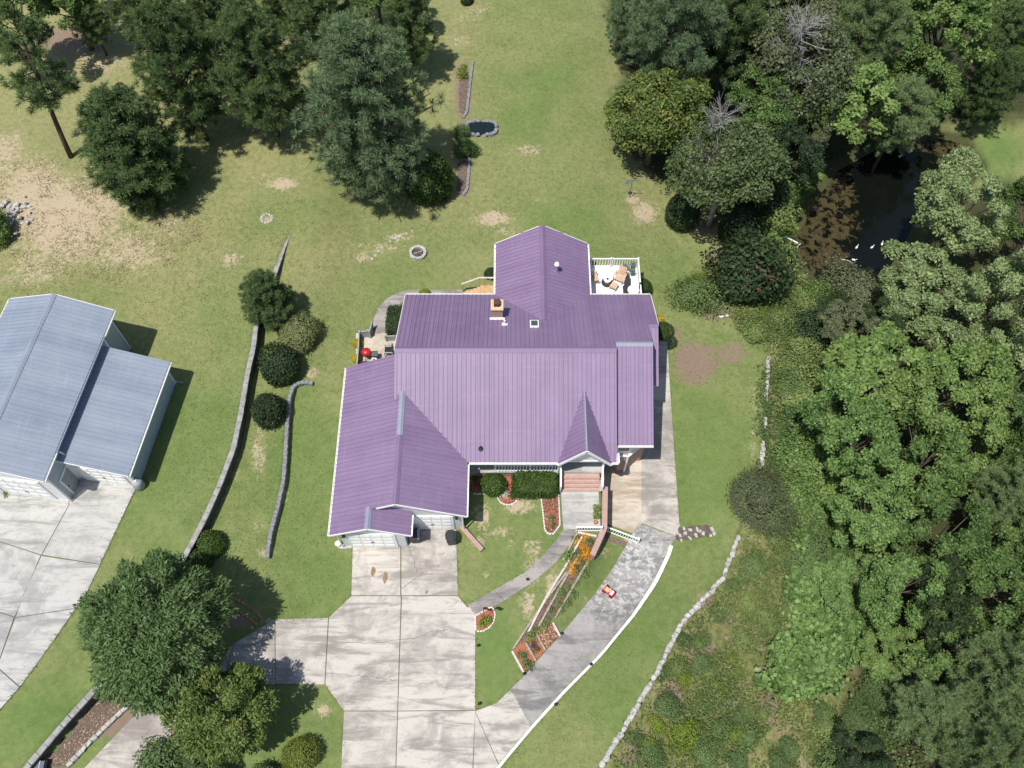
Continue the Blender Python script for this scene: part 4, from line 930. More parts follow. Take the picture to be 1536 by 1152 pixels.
# ------------------------------------------------------------------ bins and garage bits
def bin_(c, rot, label, lid):
    t = thing('wheelie_bin', label, 'bin', (0,0,0)); b = MB()
    V = [(sx*w_, sy*d_, z) for z, w_, d_ in ((.08,.24,.28),(1.0,.32,.38)) for sx, sy in ((-1,-1),(1,-1),(1,1),(-1,1))]
    b.add(V, [(3,2,1,0),(4,5,6,7),(0,1,5,4),(1,2,6,5),(2,3,7,6),(3,0,4,7)]); b.build('body', blackp, t, bevel=.04)
    if lid == 'flat': MB().lathe([(.36,1.0),(.40,1.03),(.38,1.1),(.2,1.16),(.05,1.17)], 8, (0,0,0), 1, 1.12).build('lid', charc, t, bevel=.02)
    else: MB().solid([(-.34,-.4,1.0),(.34,-.4,1.0),(.34,.4,1.03),(-.34,.4,1.03)],(0,0,.06)).build('lid', charc, t, bevel=.02); MB().box((.18,-.36,1.07),(.34,.36,1.12)).build('lid_ridge', M('grey_plastic', (.25,.26,.29), .5), t)
    MB().tube([(-.3,.42,1.02),(.3,.42,1.02)],[.02,.02],6).build('handle', blackp, t)
    for sx in (-1,1): MB().tube([(sx*.26-.03,.3,.12),(sx*.26+.03,.3,.12)],[.12,.12],12).build('wheel', blackp, t)
    t.location = Vector(c); t.rotation_euler = (0,0,rot)
bin_(at(623,806,.5)*[1,1,0]+[0,0,.05], .05, 'black wheelie bin with grey lid tucked beside the projecting garage bay', 'sq'); bin_(at(677,808,.6)*[1,1,0]+[0,0,.05], .15, 'black wheelie bin with domed lid in front of the recessed garage door', 'flat')
t = thing('bucket', 'small white bucket at the outer garage corner', 'bucket', U(508,818)); p = wl(t); MB().lathe([(.13,0),(.17,.36),(.19,.38),(.15,.38),(.12,.3),(.02,.29)],14,p).build('pail', gutterm, t); MB().tube([(p.x-.17,p.y,p.z+.36),(p.x,p.y-.1,p.z+.46),(p.x+.17,p.y,p.z+.36)],[.01]*3,5).build('handle', darkm, t)
t = thing('step_stone', 'flat pale stone slab lying by the garage corner', 'stone', U(518,820)); o = link('slab', rock_mesh('slab', 5, 1.0, .3, .1), stone_l, t)
# white railings by the landing and the lower garage
r = thing('landing_railing', 'white baluster railing across the end of the front landing', 'railing', G(882,796,0)); railing(r, G(864,797,.05), G(901,797,.05), .05, .75, gutterm, .17, .05)
a, b = U(908,797), U(956,815); r = thing('garage_railing', 'white baluster railing slanting beside the lower garage pad', 'railing', (a+b)/2); railing(r, a, b, .05, .85, gutterm, .17, .05)
mp = thing('mulch_patch', 'dark mulch strip under the slanting white railing', 'mulch', U(930,812)); 
MB().prism([tuple(U(*q)[:2]) for q in ((908,802),(912,812),(930,818),(944,826),(952,820),(955,817))], lambda x,y: hz(x,y)-.1, lambda x,y: hz(x,y)+.03).build('mulch', mulch_b, mp)
# ------------------------------------------------------------------ the barn
barn = thing('barn', 'blue grey metal roofed barn with a lean to and white garage doors', 'barn', (0,0,0))
gz = 1.5; bze = gz + 4.3; lze = gz + 2.45
NE, SE, NWp = G(171,466,bze), G(65,722,bze), G(18,443,bze)
ud = (NE-SE)[:2]; bl_ = float(np.linalg.norm(ud)); ud /= bl_; rotb = math.atan2(ud[1], ud[0]) - math.pi/2
bwid = float(abs((NWp-NE)[:2] @ np.array([-ud[1], ud[0]])))
# local frame: y along the ridge (0 = south eave edge), x = 0 at the east eave, negative to the west
bm_ = .34; cb_ = math.hypot(1, bm_); zbr = bze + bm_*bwid/2; bx0 = -bwid/2
broof = slab_roof('roof', barn, [(-.05,.05,bze-.03),(-.05,bl_-.05,bze-.03),(bx0,bl_-.05,zbr-.03),(bx0,.05,zbr-.03)], .12, white)
slab_roof('roof_sheathing', broof, [(-bwid+.05,.05,bze-.03),(bx0,.05,zbr-.03),(bx0,bl_-.05,zbr-.03),(-bwid+.05,bl_-.05,bze-.03)], .12, white)
roof_plane(broof, (0,0,bze), (0,1,0), (-1/cb_,0,bm_/cb_), rect(bl_, bwid/2*cb_), bluer); roof_plane(broof, (-bwid,bl_,bze), (0,-1,0), (1/cb_,0,bm_/cb_), rect(bl_, bwid/2*cb_), bluer)
ridge_cap((bx0,0,zbr),(bx0,bl_,zbr), bm_, bm_, bluer, broof, .2)
def loc_(p): q = (p - SE)[:2]; return np.array([q @ np.array([ud[1], -ud[0]]), q @ ud])
lN, lS = loc_(G(256,543,lze)), loc_(G(191,714,lze)); lx = (lN[0]+lS[0])/2; lm = .28; cl = math.hypot(1, lm); ltop = lze + lm*(lx+.35)
lroof = slab_roof('lean_to_roof', barn, [(lx-.05,lS[1]+.05,lze-.03),(lx-.05,lN[1]-.05,lze-.03),(-.35,lN[1]-.05,ltop-.03),(-.35,lS[1]+.05,ltop-.03)], .1, white)
roof_plane(lroof, (lx,lS[1],lze), (0,1,0), (-1/cl,0,lm/cl), rect(lN[1]-lS[1], (lx+.35)*cl), bluer)
box('wall', (-bwid+.3,.45,gz-.3), (-.35,bl_-.4,bze+.02), bsiding, barn); MB().solid([(-bwid+.32,.47,bze+.021),(-.37,.47,bze+.021),(bx0,.47,zbr-.15)],(0,.2,0)).build('gable', bwhite, barn); MB().solid([(-bwid+.32,bl_-.6,bze+.021),(-.37,bl_-.6,bze+.021),(bx0,bl_-.6,zbr-.15)],(0,.2,0)).build('gable', bwhite, barn)
box('front_wall', (-bwid+.29,.42,gz-.3), (-.34,.449,bze+.02), bwhite, barn)
MB().solid([(-.349,lS[1]+.35,gz-.3),(lx-.32,lS[1]+.35,gz-.3),(lx-.32,lS[1]+.35,lze-.1),(-.349,lS[1]+.35,ltop-.16)],(0,lN[1]-lS[1]-.7,0)).build('lean_to_wall', bsiding, barn)
MB().solid([(-.345,lS[1]+.32,gz-.3),(lx-.31,lS[1]+.32,gz-.3),(lx-.31,lS[1]+.32,lze-.1),(-.345,lS[1]+.32,ltop-.16)],(0,.029,0)).build('lean_to_front', bwhite, barn)
def bdoor(x0, x1, y, z1):
    d = box('garage_door', (x0,y-.06,gz+.06), (x1,y,gz+z1), doorm, barn); n = 4
    for k in range(n):
        hh = (z1-.06)/n
        for j in range(4): w_ = (x1-x0)/4; box('door_panel', (x0+j*w_+.07,y-.078,gz+.06+k*hh+.05), (x0+(j+1)*w_-.07,y-.059,gz+.06+(k+1)*hh-.05), doorm, d)
    box('door_handle', ((x0+x1)/2-.1,y-.12,gz+.9), ((x0+x1)/2+.1,y-.078,gz+.95), darkm, d)
    MB().box((x0-.13,y-.07,gz+.05),(x0,y,gz+z1)).box((x1,y-.07,gz+.05),(x1+.13,y,gz+z1)).box((x0-.13,y-.07,gz+z1),(x1+.13,y,gz+z1+.14)).build('door_frame', white, barn)
bdoor(-4.3,-1.35,.42,2.7); bdoor(-bwid+.9,-4.9,.42,2.7); bdoor(.35,lx-.9,lS[1]+.32,2.0)
# side door facing the apron
d_ = box('side_door', (-.35,.95,gz+.08), (-.29,1.9,gz+2.1), greyw, barn); MB().box((-.35,.83,gz+.05),(-.27,.95,gz+2.2)).box((-.35,1.9,gz+.05),(-.27,2.02,gz+2.2)).box((-.35,.83,gz+2.1),(-.268,2.02,gz+2.24)).build('door_frame', white, barn); box('door_handle', (-.29,1.0,gz+1.0), (-.22,1.06,gz+1.06), darkm, d_)
for x, y, zt in ((-.36,.44,bze-.05),): box('corner_board', (x-.06,y-.05,gz), (x+.05,y+.06,zt), gutterm, barn)
box('corner_board', (-.4,bl_-.46,gz), (-.3,bl_-.36,bze-.05), white, barn); box('corner_board', (lx-.36,lS[1]+.29,gz), (lx-.27,lS[1]+.4,lze-.08), white, barn); box('corner_board', (lx-.36,lN[1]-.42,gz), (lx-.27,lN[1]-.31,lze-.08), white, barn)
for p, q, o in (((0,0,bze),(0,1.9,bze),(1,0,0)), ((0,bl_-4.2+2.2,bze),(0,bl_,bze),(1,0,0)), ((-bwid,0,bze),(-bwid,bl_,bze),(-1,0,0)), ((lx,lS[1],lze),(lx,lN[1],lze),(1,0,0))):
    gutter(p, q, barn, o)
box('gutter', (.005,1.9,bze-.12), (.1,bl_-2.0,bze-.02), bluer, barn)
def rakeb(p, q): MB().bar(p, q, .04, .15).build('rake_board', white, broof)
rakeb((0,-.03,bze-.06),(bx0,-.03,zbr-.06)); rakeb((-bwid,-.03,bze-.06),(bx0,-.03,zbr-.06)); rakeb((0,bl_+.03,bze-.06),(bx0,bl_+.03,zbr-.06)); rakeb((-bwid,bl_+.03,bze-.06),(bx0,bl_+.03,zbr-.06))
MB().bar((lx,lS[1]-.03,lze-.05),(-.3,lS[1]-.03,ltop-.05),.04,.13).build('rake_board', white, lroof)
downspout([(lx+.05,lN[1]-.15,lze-.1),(lx-.28,lN[1]-.28,lze-.5),(lx-.28,lN[1]-.28,gz+.25),(lx+.25,lN[1]-.28,gz+.12)], barn, greyw)
downspout([(.06,.12,bze-.1),(-.25,.36,bze-.5),(-.25,.36,gz+.1)], barn); downspout([(lx+.05,lS[1]+.1,lze-.1),(lx-.25,lS[1]+.25,lze-.5),(lx-.25,lS[1]+.25,gz+.1),(lx-.1,lS[1]+.05,gz+.08)], barn)
downspout([(.06,bl_-2.2,bze-.1),(.12,bl_-2.3,bze-.3),(.2,bl_-2.4,bze-1.2)], barn); downspout([(.06,2.0,bze-.1),(.12,2.1,bze-.3),(.2,2.15,bze-1.2)], barn)
barn.location = (SE[0], SE[1], 0); barn.rotation_euler = (0,0,rotb)
t = thing('propane_tank', 'grey white upright gas tank at the lean to corner', 'tank', U(211,730)); p = wl(t); MB().lathe([(.28,.02),(.36,.12),(.36,.75),(.28,.9),(.12,.96)],18,p).build('tank', greyw, t, True); MB().lathe([(.12,.96),(.12,1.06),(.1,1.08)],12,p).build('collar', gutterm, t)
t = thing('apron_weed', 'small green weed growing at the foot of the barn door', 'weed', (*G(8,742,1.55)[:2],1.55)); p = wl(t)
wd = MB()
for k in range(26): a = random.uniform(0,6.28); r_ = random.uniform(.1,.32); q = Vector((p.x+r_*math.cos(a),p.y+r_*math.sin(a),p.z+random.uniform(.03,.2))); wd.bar(p, q, .03, .006)
t_weed = t; wd_mb = wd

# ------------------------------------------------------------------ garden structures
def polybed(name, label, px, mat, cat='mulch bed', th=.035, up=0.0):
    P = [tuple(U(a, b)[:2]) for a, b in px]; c = np.mean(P, 0); r = thing(name, label, cat, (c[0], c[1], hz(*c)))
    # fan of triangles draped on the ground
    ce = np.array(c); E_ = densify(P + [P[0]], .25)[:-1]; V = []; F = []; nr = 7; n = len(E_)
    V.append((*ce, hz(*ce) + th + up))
    for k in range(1, nr + 1):
        for e in E_: q = ce + (e-ce)*k/nr; V.append((*q, hz(*q) + th*(1 if k < nr else -.3) + up + random.gauss(0,.008)))
    for i in range(n): F.append((0, 1+i, 1+(i+1)%n))
    for k in range(nr-1):
        for i in range(n): F.append((1+k*n+i, 1+(k+1)*n+i, 1+(k+1)*n+(i+1)%n, 1+k*n+(i+1)%n))
    o = MB().add(V, F).build('mulch', mat, r, True)
    if o.data.polygons[0].normal.z < 0: o.data.flip_normals()
    return r
def chips(bed, px, n, mats, s_=.07):
    """loose bark chips: one uncounted mass"""
    P = np.array([U(a, b)[:2] for a, b in px]); lo_, hi_ = P.min(0), P.max(0); pts = RNG.uniform(lo_, hi_, (n*3, 2)); pts = pts[sdpoly(pts[:,0], pts[:,1], P) < -.04][:n]
    V = []; F = []
    for q in pts:
        a = random.uniform(0, 6.28); l = random.uniform(.5,1.4)*s_; w_ = l*.4; z = hz(*q) + .05; c, d = math.cos(a), math.sin(a); tl = random.uniform(-.02,.02); k = len(V)
        V += [(q[0]-c*l-d*-w_, q[1]-d*l-c*w_, z-tl), (q[0]+c*l+d*w_, q[1]+d*l-c*w_, z+tl), (q[0]+c*l-d*w_, q[1]+d*l+c*w_, z+tl+.012), (q[0]-c*l-d*w_, q[1]-d*l+c*w_, z-tl+.012)]; F.append((k,k+1,k+2,k+3))
    o = MB().add(V, F).build('bark_chips', mats, bed); o['kind'] = 'stuff'
chip_l = M('pale_chips', (.55,.42,.30), .9, .35, 12); chip_r = M('red_chips', (.36,.14,.08), .95, .45, 14); chip_d = M('dark_chips', (.13,.06,.04), .95, .4, 14); chip_n = M('grey_brown_chips', (.15,.11,.085), .95, .45, 14)
PB1 = [(705,712),(838,706),(838,737),(800,740),(779,741),(776,750),(768,756),(760,757),(752,754),(746,745),(744,740),(722,740),(706,740)]
b1 = polybed('mulch_bed', 'red mulch bed along the porch with a rounded bulge', PB1, mulch_r); chips(b1, PB1, 900, chip_r); chips(b1, PB1, 500, chip_d)
PB2 = [(806,740),(838,740),(839,789),(830,800),(819,800),(816,790),(814,750)]
b2 = polybed('mulch_bed', 'narrow brownish red mulch bed beside the landing', PB2, mulch_r); chips(b2, PB2, 160, chip_l, .035); chips(b2, PB2, 700, chip_d, .05); chips(b2, PB2, 500, chip_r, .05)
PB3 = [(714,924),(737,911),(742,920),(741,930),(735,940),(724,946),(714,945)]
b3 = polybed('mulch_bed', 'small rounded red mulch bed at the flag pole', PB3, mulch_r); chips(b3, PB3, 400, chip_r)
PB4 = [(768,975),(799,948),(807,960),(788,976),(803,991),(787,1009)]; PB4 = [(769,976),(790,955),(803,992),(786,1010)]
b4 = polybed('mulch_bed', 'red mulch bed compartment with green seedlings beside the drive', PB4, mulch_r); chips(b4, PB4, 400, chip_r)
PB5 = [(792,960),(803,949),(818,976),(805,990)]
b5 = polybed('mulch_bed', 'red mulch bed compartment with a purple flower beside the drive', PB5, mulch_r); chips(b5, PB5, 300, chip_r)
PB6 = [(806,950),(815,936),(829,935),(840,954),(820,974)]
b6 = polybed('mulch_bed', 'red mulch bed compartment strewn with pale chips', PB6, mulch_r); chips(b6, PB6, 180, chip_l, .05); chips(b6, PB6, 300, chip_r, .05); chips(b6, PB6, 200, chip_d)
PB7 = [(692,100),(701,96),(704,120),(702,160),(698,172),(689,170),(687,140)]; b7 = polybed('mulch_bed', 'brown mulch strip beside the upper block edging', PB7, mulch_b); chips(b7, PB7, 300, chip_n)
PB8 = [(686,243),(702,240),(704,270),(700,292),(686,294)]; b8 = polybed('mulch_bed', 'brown mulch strip below the little garden pond', PB8, mulch_b); chips(b8, PB8, 250, chip_n)
PB9 = [(60,1152),(110,1092),(152,1035),(175,1040),(215,1040),(160,1090),(100,1150)]; b9 = polybed('mulch_bed', 'brown mulch bed between the long wall and the block edging', PB9, mulch_b); chips(b9, PB9, 1100, chip_n); chips(b9, PB9, 500, chip_l, .035)
# white scalloped edging, one small stone after another
em = [block_mesh('edging_stone', .15, .09, .11, s+90, .008, .02) for s in range(3)]
def white_edge(label, px):
    L = np.array([U(a, b) for a, b in px]); r = thing('white_edging', label, 'edging', L[len(L)//2]); base = Vector(r.location); P = along(L, .18)
    for me in em:
        if not me.materials: me.materials.append(stone_w)
    for i in range(len(P)-1):
        c = (P[i]+P[i+1])/2; d = P[i+1]-P[i]; o = link('edging_stone', random.choice(em), None, r); o.location = Vector((c[0],c[1],hz(c[0],c[1])-.01)) - base; o.rotation_euler = (random.gauss(0,.05),random.gauss(0,.05),math.atan2(d[1],d[0])+random.gauss(0,.06))
white_edge('white scalloped edging around the bulging red mulch bed', [(710,741),(722,741),(744,741),(746,747),(752,755),(760,758),(768,757),(776,751),(780,742),(803,741)])
white_edge('white scalloped edging on the lawn side of the narrow mulch bed', [(803,741),(812,748),(815,775),(817,795),(822,801),(831,801)])
white_edge('white scalloped edging on the landing side of the narrow mulch bed', [(838,742),(839,770),(840,788),(831,800)])
white_edge('white scalloped edging around the flag pole bed', [(714,946),(713,924),(738,910),(743,921),(741,932),(735,941),(724,947),(715,947)])
# landscape timbers of the terraced flower bed
def timbers(label, px, hgt=.16, mat=timber, wdt=.13, seg=2.4):
    L = np.array([U(a, b) for a, b in px]); r = thing('timber_edging', label, 'timber', L[len(L)//2]); P = along(L, seg) 
    for i in range(len(P)-1):
        a, b = P[i].copy(), P[i+1].copy(); a[2] = hz(a[0],a[1]) + hgt/2; b[2] = hz(b[0],b[1]) + hgt/2; d = (b-a)/np.linalg.norm(b-a)
        MB().bar(a + d*.012, b - d*.012, wdt, hgt).build('timber', mat, r, bevel=.015)
timbers('long timber along the upper side of the terraced flower bed', [(851,858),(835,880),(815,905),(790,943),(769,975)], .2)
timbers('pale timber across the foot of the terraced bed', [(768,977),(777,993),(786,1010)], .16, timberl)
timbers('timber dividing the first and second mulch compartments', [(788,964),(795,977),(804,992)], .14); timbers('timber dividing the second and third mulch compartments', [(805,952),(812,964),(818,976)], .14); timbers('short pale timber at the end of the chip strewn compartment', [(829,934),(835,944),(840,955)], .14, timberl)
timbers('middle timber of the terraced flower bed', [(873,806),(862,824),(851,845),(838,868),(822,893),(800,925),(792,950)], .2, timberl); timbers('inner timber of the terraced flower bed', [(871,828),(860,848),(848,868),(832,895),(815,925),(808,940)], .16)
timbers('outer timber of the terraced flower bed', [(882,842),(872,862),(860,880),(845,905),(832,928)], .14); timbers('upper timber step of the terraced flower bed', [(866,800),(858,815),(848,835),(844,842)], .2); timbers('white board across the head of the terraced bed', [(866,800),(880,803),(895,806)], .25, timberl)
PBt = [(866,802),(895,808),(886,838),(830,928),(806,945),(790,962),(772,972),(848,860)]
bt = polybed('flower_bed', 'terraced planting bed running down beside the front walk', PBt, mulch_b, 'flower bed', .02); chips(bt, PBt, 500, chip_d, .06)
# garden pond with a stone rim
gp = thing('garden_pond', 'small stone rimmed garden pond on the back lawn', 'garden pond', U(722,194)); base = wl(gp); gz0 = base.z
cx, cy = base.x, base.y; ring = []
def pondr(t): return (1.02 + .18*math.cos(2*t) , .58)
for rr, row in ((1.22, 0), (1.2, 1)):
    n = 21
    for i in range(n):
        t = 2*math.pi*(i + .5*row)/n; x, y = cx + 1.26*math.copysign(abs(math.cos(t))**.6, math.cos(t)), cy + .78*math.copysign(abs(math.sin(t))**.6, math.sin(t))
        o = link('rim_stone', rocks[i % 8] if row else rocks[(i+3) % 8], None, gp); o.location = Vector((x, y, gz0 + .17*row - .02)) - base; o.rotation_euler = (0,0,math.atan2(.8*math.cos(t), -1.28*math.sin(t))); o.scale = (.8,.95,.8); o.material_slots[0].link = 'OBJECT'; o.material_slots[0].material = stone_g
MB().prism([(cx+1.12*math.copysign(abs(math.cos(t))**.55, math.cos(t)), cy+.66*math.copysign(abs(math.sin(t))**.55, math.sin(t))) for t in [k*math.pi/14+.01 for k in range(28)]], gz0, gz0+.2).build('water', M('garden_water', (.008,.018,.018), .06, .2, bump=0, spec=.6), gp)
edging('block_edging', 'grey block edging north of the garden pond', [(709,93),(706,120),(703,145),(700,170),(694,178)], .3, .02, segf, stone_g); edging('block_edging', 'grey block edging south of the garden pond', [(704,238),(703,262),(701,285),(694,294)], .3, .02, segf, stone_g)
rk = thing('rock_pile', 'small pile of pale rocks beside the garden pond', 'rocks', U(695,192)); 
for k in range(16): o = link('rock', rocks[k % 8], None, rk); o.location = (random.gauss(0,.42), random.gauss(0,.3), random.uniform(-.05,.1)); o.scale = [random.uniform(.4,.85)]*3; o.rotation_euler = (random.uniform(-.3,.3),random.uniform(-.3,.3),random.uniform(0,6))
rk = thing('rock_pile', 'heap of grey and white rubble beside the bush on the sandy ground', 'rocks', U(22,322)) 
for k in range(60): o = link('rock', rocks[k % 8], None, rk); o.location = (random.gauss(0,.7), random.gauss(0,.75), random.uniform(-.1,.25)); o.scale = [random.uniform(.4,1.1)]*3; o.rotation_euler = (random.uniform(-.5,.5),random.uniform(-.5,.5),random.uniform(0,6))
# fire rings
fp = thing('fire_pit', 'round white stone fire pit ring on the back lawn', 'fire pit', U(627,381)); base = wl(fp)
for row in range(2):
    for i in range(14):
        t = 2*math.pi*(i+.5*row)/14; o = link('ring_block', segm[i % 4], None, fp); o.location = (.56*math.cos(t), .56*math.sin(t), .155*row-.01); o.rotation_euler = (0,0,t+math.pi/2); o.scale = (.86,.85,1)
for o in fp.children:
    o.material_slots[0].link = 'OBJECT'; o.material_slots[0].material = stone_l
MB().lathe([(.44,-.02),(.43,.05),(.2,.09),(.02,.1)],16,base).build('ash_bed', M('ash', (.09,.075,.065), .95, .4, 9), fp)
MB().bar(base+Vector((-.3,-.1,.14)), base+Vector((.3,.15,.15)), .09, .08).build('log', barkg, fp); MB().bar(base+Vector((-.1,.3,.13)), base+Vector((.1,-.3,.2)), .08, .08).build('log', barkb, fp)
fr = thing('fire_ring', 'rusty iron fire ring on the grass between the pines', 'fire ring', U(181,133)); base = wl(fr)
pr_ = [(.40,0),(.42,0),(.42,.32),(.40,.32)]
MB().lathe([(.43,0),(.43,.33),(.40,.33),(.40,.06),(.02,.05)],22,base).build('ring', rust, fr); MB().lathe([(.39,.06),(.2,.1),(.02,.11)],16,base).build('ash_bed', mulch_b, fr)
ln = thing('stone_circle', 'faint ring of flat pale stones set in the lawn', 'stone circle', U(400,327))
for k in range(11): t = 2*math.pi*k/11; o = link('stone', rocksm[k % 6], stone_l, ln); o.location = (.42*math.cos(t),.42*math.sin(t),-.10); o.rotation_euler = (0,0,t)
for me in rocksm:
    if not me.materials: me.materials.append(stone_l)
st_ = thing('stepping_stones', 'loose line of small pale stones across the back lawn', 'stones', U(575,375)); base = wl(st_)
for k, (a, b) in enumerate([(558,388),(563,383),(568,377),(572,372),(578,368),(585,362),(593,357),(600,354),(610,350),(618,346),(566,372),(588,356)]):
    q = U(a, b); o = link('stone', rocksm[k % 6], None, st_); o.location = Vector(q) - base - Vector((0,0,.06)); o.rotation_euler = (0,0,k*1.3); o.scale = [random.uniform(.7,1.3)]*2 + [.7]
# bird feeder pole
bf = thing('bird_feeder', 'bird feeder hanging from a green metal pole on the back lawn', 'bird feeder', U(944,297)); p = wl(bf); gm = M('green_metal', (.10,.17,.13), .5)
MB().tube([p, p+Vector((0,0,2.1))],[.03,.025],8).build('pole', gm, bf); MB().bar(p+Vector((-.45,0,2.1)), p+Vector((.55,0,2.12)), .05, .04).build('arm', gm, bf); MB().box((p.x-.5,p.y-.1,p.z+1.7),(p.x-.3,p.y+.1,p.z+2.0)).build('seed_house', M('feeder_grey', (.35,.40,.44), .5), bf); MB().lathe([(.2,0),(.12,.08),(.02,.14)],4,(p.x-.4,p.y,p.z+2.0)).build('feeder_roof', gm, bf)
# flag pole
fl = thing('flag_pole', 'thin pole with a small dark red flag in the rounded bed', 'flag pole', U(727,930)); p = wl(fl)
MB().tube([p, p+Vector((0,0,2.9))],[.025,.02],8).build('pole', darkm, fl)
V = []; F = []
for i in range(7):
    for j in range(2): V.append((p.x+.02+i*.085, p.y+.05*math.sin(i*1.1), p.z+2.85-j*.55-.02*i))
for i in range(6): F.append((2*i,2*i+1,2*i+3,2*i+2))
fo = MB().add(V,F).build('flag', M('dark_red_cloth', (.16,.025,.03), .8), fl); sm_ = fo.modifiers.new('s','SOLIDIFY'); sm_.thickness = .012
# ride-on toy
ty = thing('toy_car', 'red and pink plastic ride on toy beside the side drive', 'toy', (0,0,0)); 
MB().add([(-.45,-.2,.12),(.45,-.2,.12),(.45,.2,.12),(-.45,.2,.12),(-.42,-.17,.34),(.30,-.17,.36),(.30,.17,.36),(-.42,.17,.34),(.44,-.15,.26),(.44,.15,.26)], [(3,2,1,0),(4,5,6,7),(0,1,8,5,4),(2,3,7,6,9),(1,2,9,8),(5,8,9,6),(3,0,4,7)]).build('body', redp, ty, bevel=.03)
MB().box((-.3,-.13,.36),(0,.13,.42)).build('seat', yellowp, ty, bevel=.03); MB().box((-.42,-.16,.34),(-.34,.16,.6)).build('backrest', pinkp, ty, bevel=.02); MB().box((.12,-.15,.36),(.3,.15,.4)).build('dashboard', gutterm, ty); MB().tube([(.1,0,.36),(.04,0,.55)],[.02,.02],6).build('steering_column', gutterm, ty); MB().lathe([(.05,0),(.12,.0),(.12,.03),(.05,.03)],12,(.04,0,.54)).build('steering_wheel', pinkp, ty)
for sx in (-.28,.28):
    for sy in (-1,1): MB().tube([(sx,sy*.2,.12),(sx,sy*.27,.12)],[.12,.12],14).build('wheel', blackp, ty); MB().tube([(sx,sy*.272,.12),(sx,sy*.28,.12)],[.07,.07],10).build('hub', pinkp, ty)
ty.location = Vector(U(913,889)) + Vector((0,0,.055)); ty.rotation_euler = (0,0,-.7)
# flower pots on the landing, path lights, drain
def potted(px, lab, r_, mt):
    p_ = G(px[0], px[1], .3); t = thing('flower_pot', lab, 'pot', (p_[0],p_[1],.05)); q = wl(t)
    MB().lathe([(r_*.6,0),(r_,.28),(r_*1.06,.32),(r_*.85,.32),(r_*.8,.26),(.02,.25)],14,q).build('pot', mt, t); return t
pots = [potted((894,763), 'larger green potted plant beside the brick wall on the landing', .2, timberl), potted((894,774), 'yellow green potted plant beside the brick wall on the landing', .2, timberl), potted((893,783), 'terracotta pot beside the landing railing', .13, terracotta)]
for a, b, lb in ((791,871,'front walk'),(717,970,'lawn edge of the main drive'),(719,1057,'corner of the drive fork'),(786,1012,'foot of the mulch beds'),(842,952,'chip strewn mulch bed'),(886,998,'white kerb'),(833,1058,'grass outside the white kerb')):
    t = thing('path_light', 'small black path light at the ' + lb, 'path light', U(a,b)); q = wl(t); MB().tube([q-Vector((0,0,.05)),q+Vector((0,0,.32))],[.02,.02],6).build('stake', blackp, t); MB().lathe([(.09,.3),(.1,.33),(.03,.4)],10,q).build('cap', blackp, t)
dr = thing('drain_outlet', 'broken stone and mud drain running off the side drive', 'drain', U(1045,797)); base = wl(dr)
MB().prism([tuple(U(*q)[:2]) for q in ((1014,793),(1030,790),(1060,787),(1068,790),(1070,804),(1040,808),(1018,812),(1012,806))], lambda x,y: hz(x,y)-.1, lambda x,y: hz(x,y)+.025).build('channel', M('mud', (.12,.09,.075), .8, .4, 4), dr)
for a, b in ((1018,788),(1026,793),(1035,795),(1046,794),(1020,803),(1028,800),(1068,794),(1071,800),(1022,810),(1035,807),(1044,803),(1055,800),(1016,798),(1066,803),(1050,797)):
    q = U(a,b); o = link('stone', random.choice(rocks), None, dr); o.location = Vector(q) - base - Vector((0,0,.08)); o.rotation_euler = (0,0,random.uniform(0,6)); o.scale = [random.uniform(.5,1.1), random.uniform(.5,1.0), .6]
# rails lying on the banks, pipe at the pond
t = thing('white_pipe', 'white pipe lying at the pond edge', 'pipe', U(1183,367)); q0, q1 = U(1172,362), U(1196,372); MB().tube([q0+[0,0,.75],q1+[0,0,.55]],[.07,.07],8).build('pipe', gutterm, t); MB().tube([q1+[0,0,.55],q1+(q1-q0)*.05+[0,0,.54]],[.085,.085],8).tube([q0+[0,0,-.1],q0+[0,0,.75]],[.05,.05],6).tube([q1+[0,0,-.4],q1+[0,0,.55]],[.05,.05],6).build('coupling', gutterm, t)
t = thing('fallen_branch', 'thin pale branch floating on the pond', 'branch', G(1271,391,-4.6)); q0, q1 = G(1262,389,-4.57), G(1279,394,-4.57); MB().tube([q0,(q0+q1)/2+[0,.05,.03],q1],[.05,.04,.02],6).build('branch', timberl, t)
t = thing('white_board', 'small white board lying in the weeds beside the red shrub', 'board', U(1085,475)); q0, q1 = U(1079,476), U(1092,474); MB().bar(q0+[0,0,.06],q1+[0,0,.08],.12,.04).build('board', gutterm, t)
def duck(px, rot, i):
    b = G(*px, -4.6); t = thing('white_duck', 'white duck swimming on the dark pond', 'duck', (0,0,0), 'white ducks on the pond')
    s_ = .55; pts = [(-.36,0,.12),(-.26,0,.08),(-.05,0,.05),(.14,0,.07),(.22,0,.16),(.24,0,.30),(.27,0,.37),(.33,0,.36),(.42,0,.345)]; rad = [.02,.10,.16,.14,.075,.05,.062,.04,.015]
    MB().tube([(a*s_,b_*s_,c*s_) for a,b_,c in pts],[r*s_ for r in rad],10).build('body', M('duck_white%d' % i, (.85,.84,.8), .7, .03, bump=0), t, True)
    MB().tube([(.34*s_,0,.35*s_),(.43*s_,0,.34*s_)],[.025,.012],6).build('bill', yellowp, t); t.location = (b[0],b[1],-4.62); t.rotation_euler = (0,0,rot)
for i, (a, r_) in enumerate((((1285,371),.9),((1308,371),.6),((1323,366),1.2),((1281,390),-.4))): duck(a, r_, i)
t = thing('garden_cart', 'dark blue topped cart parked against the long wall', 'cart', U(58,1152)); p = wl(t)
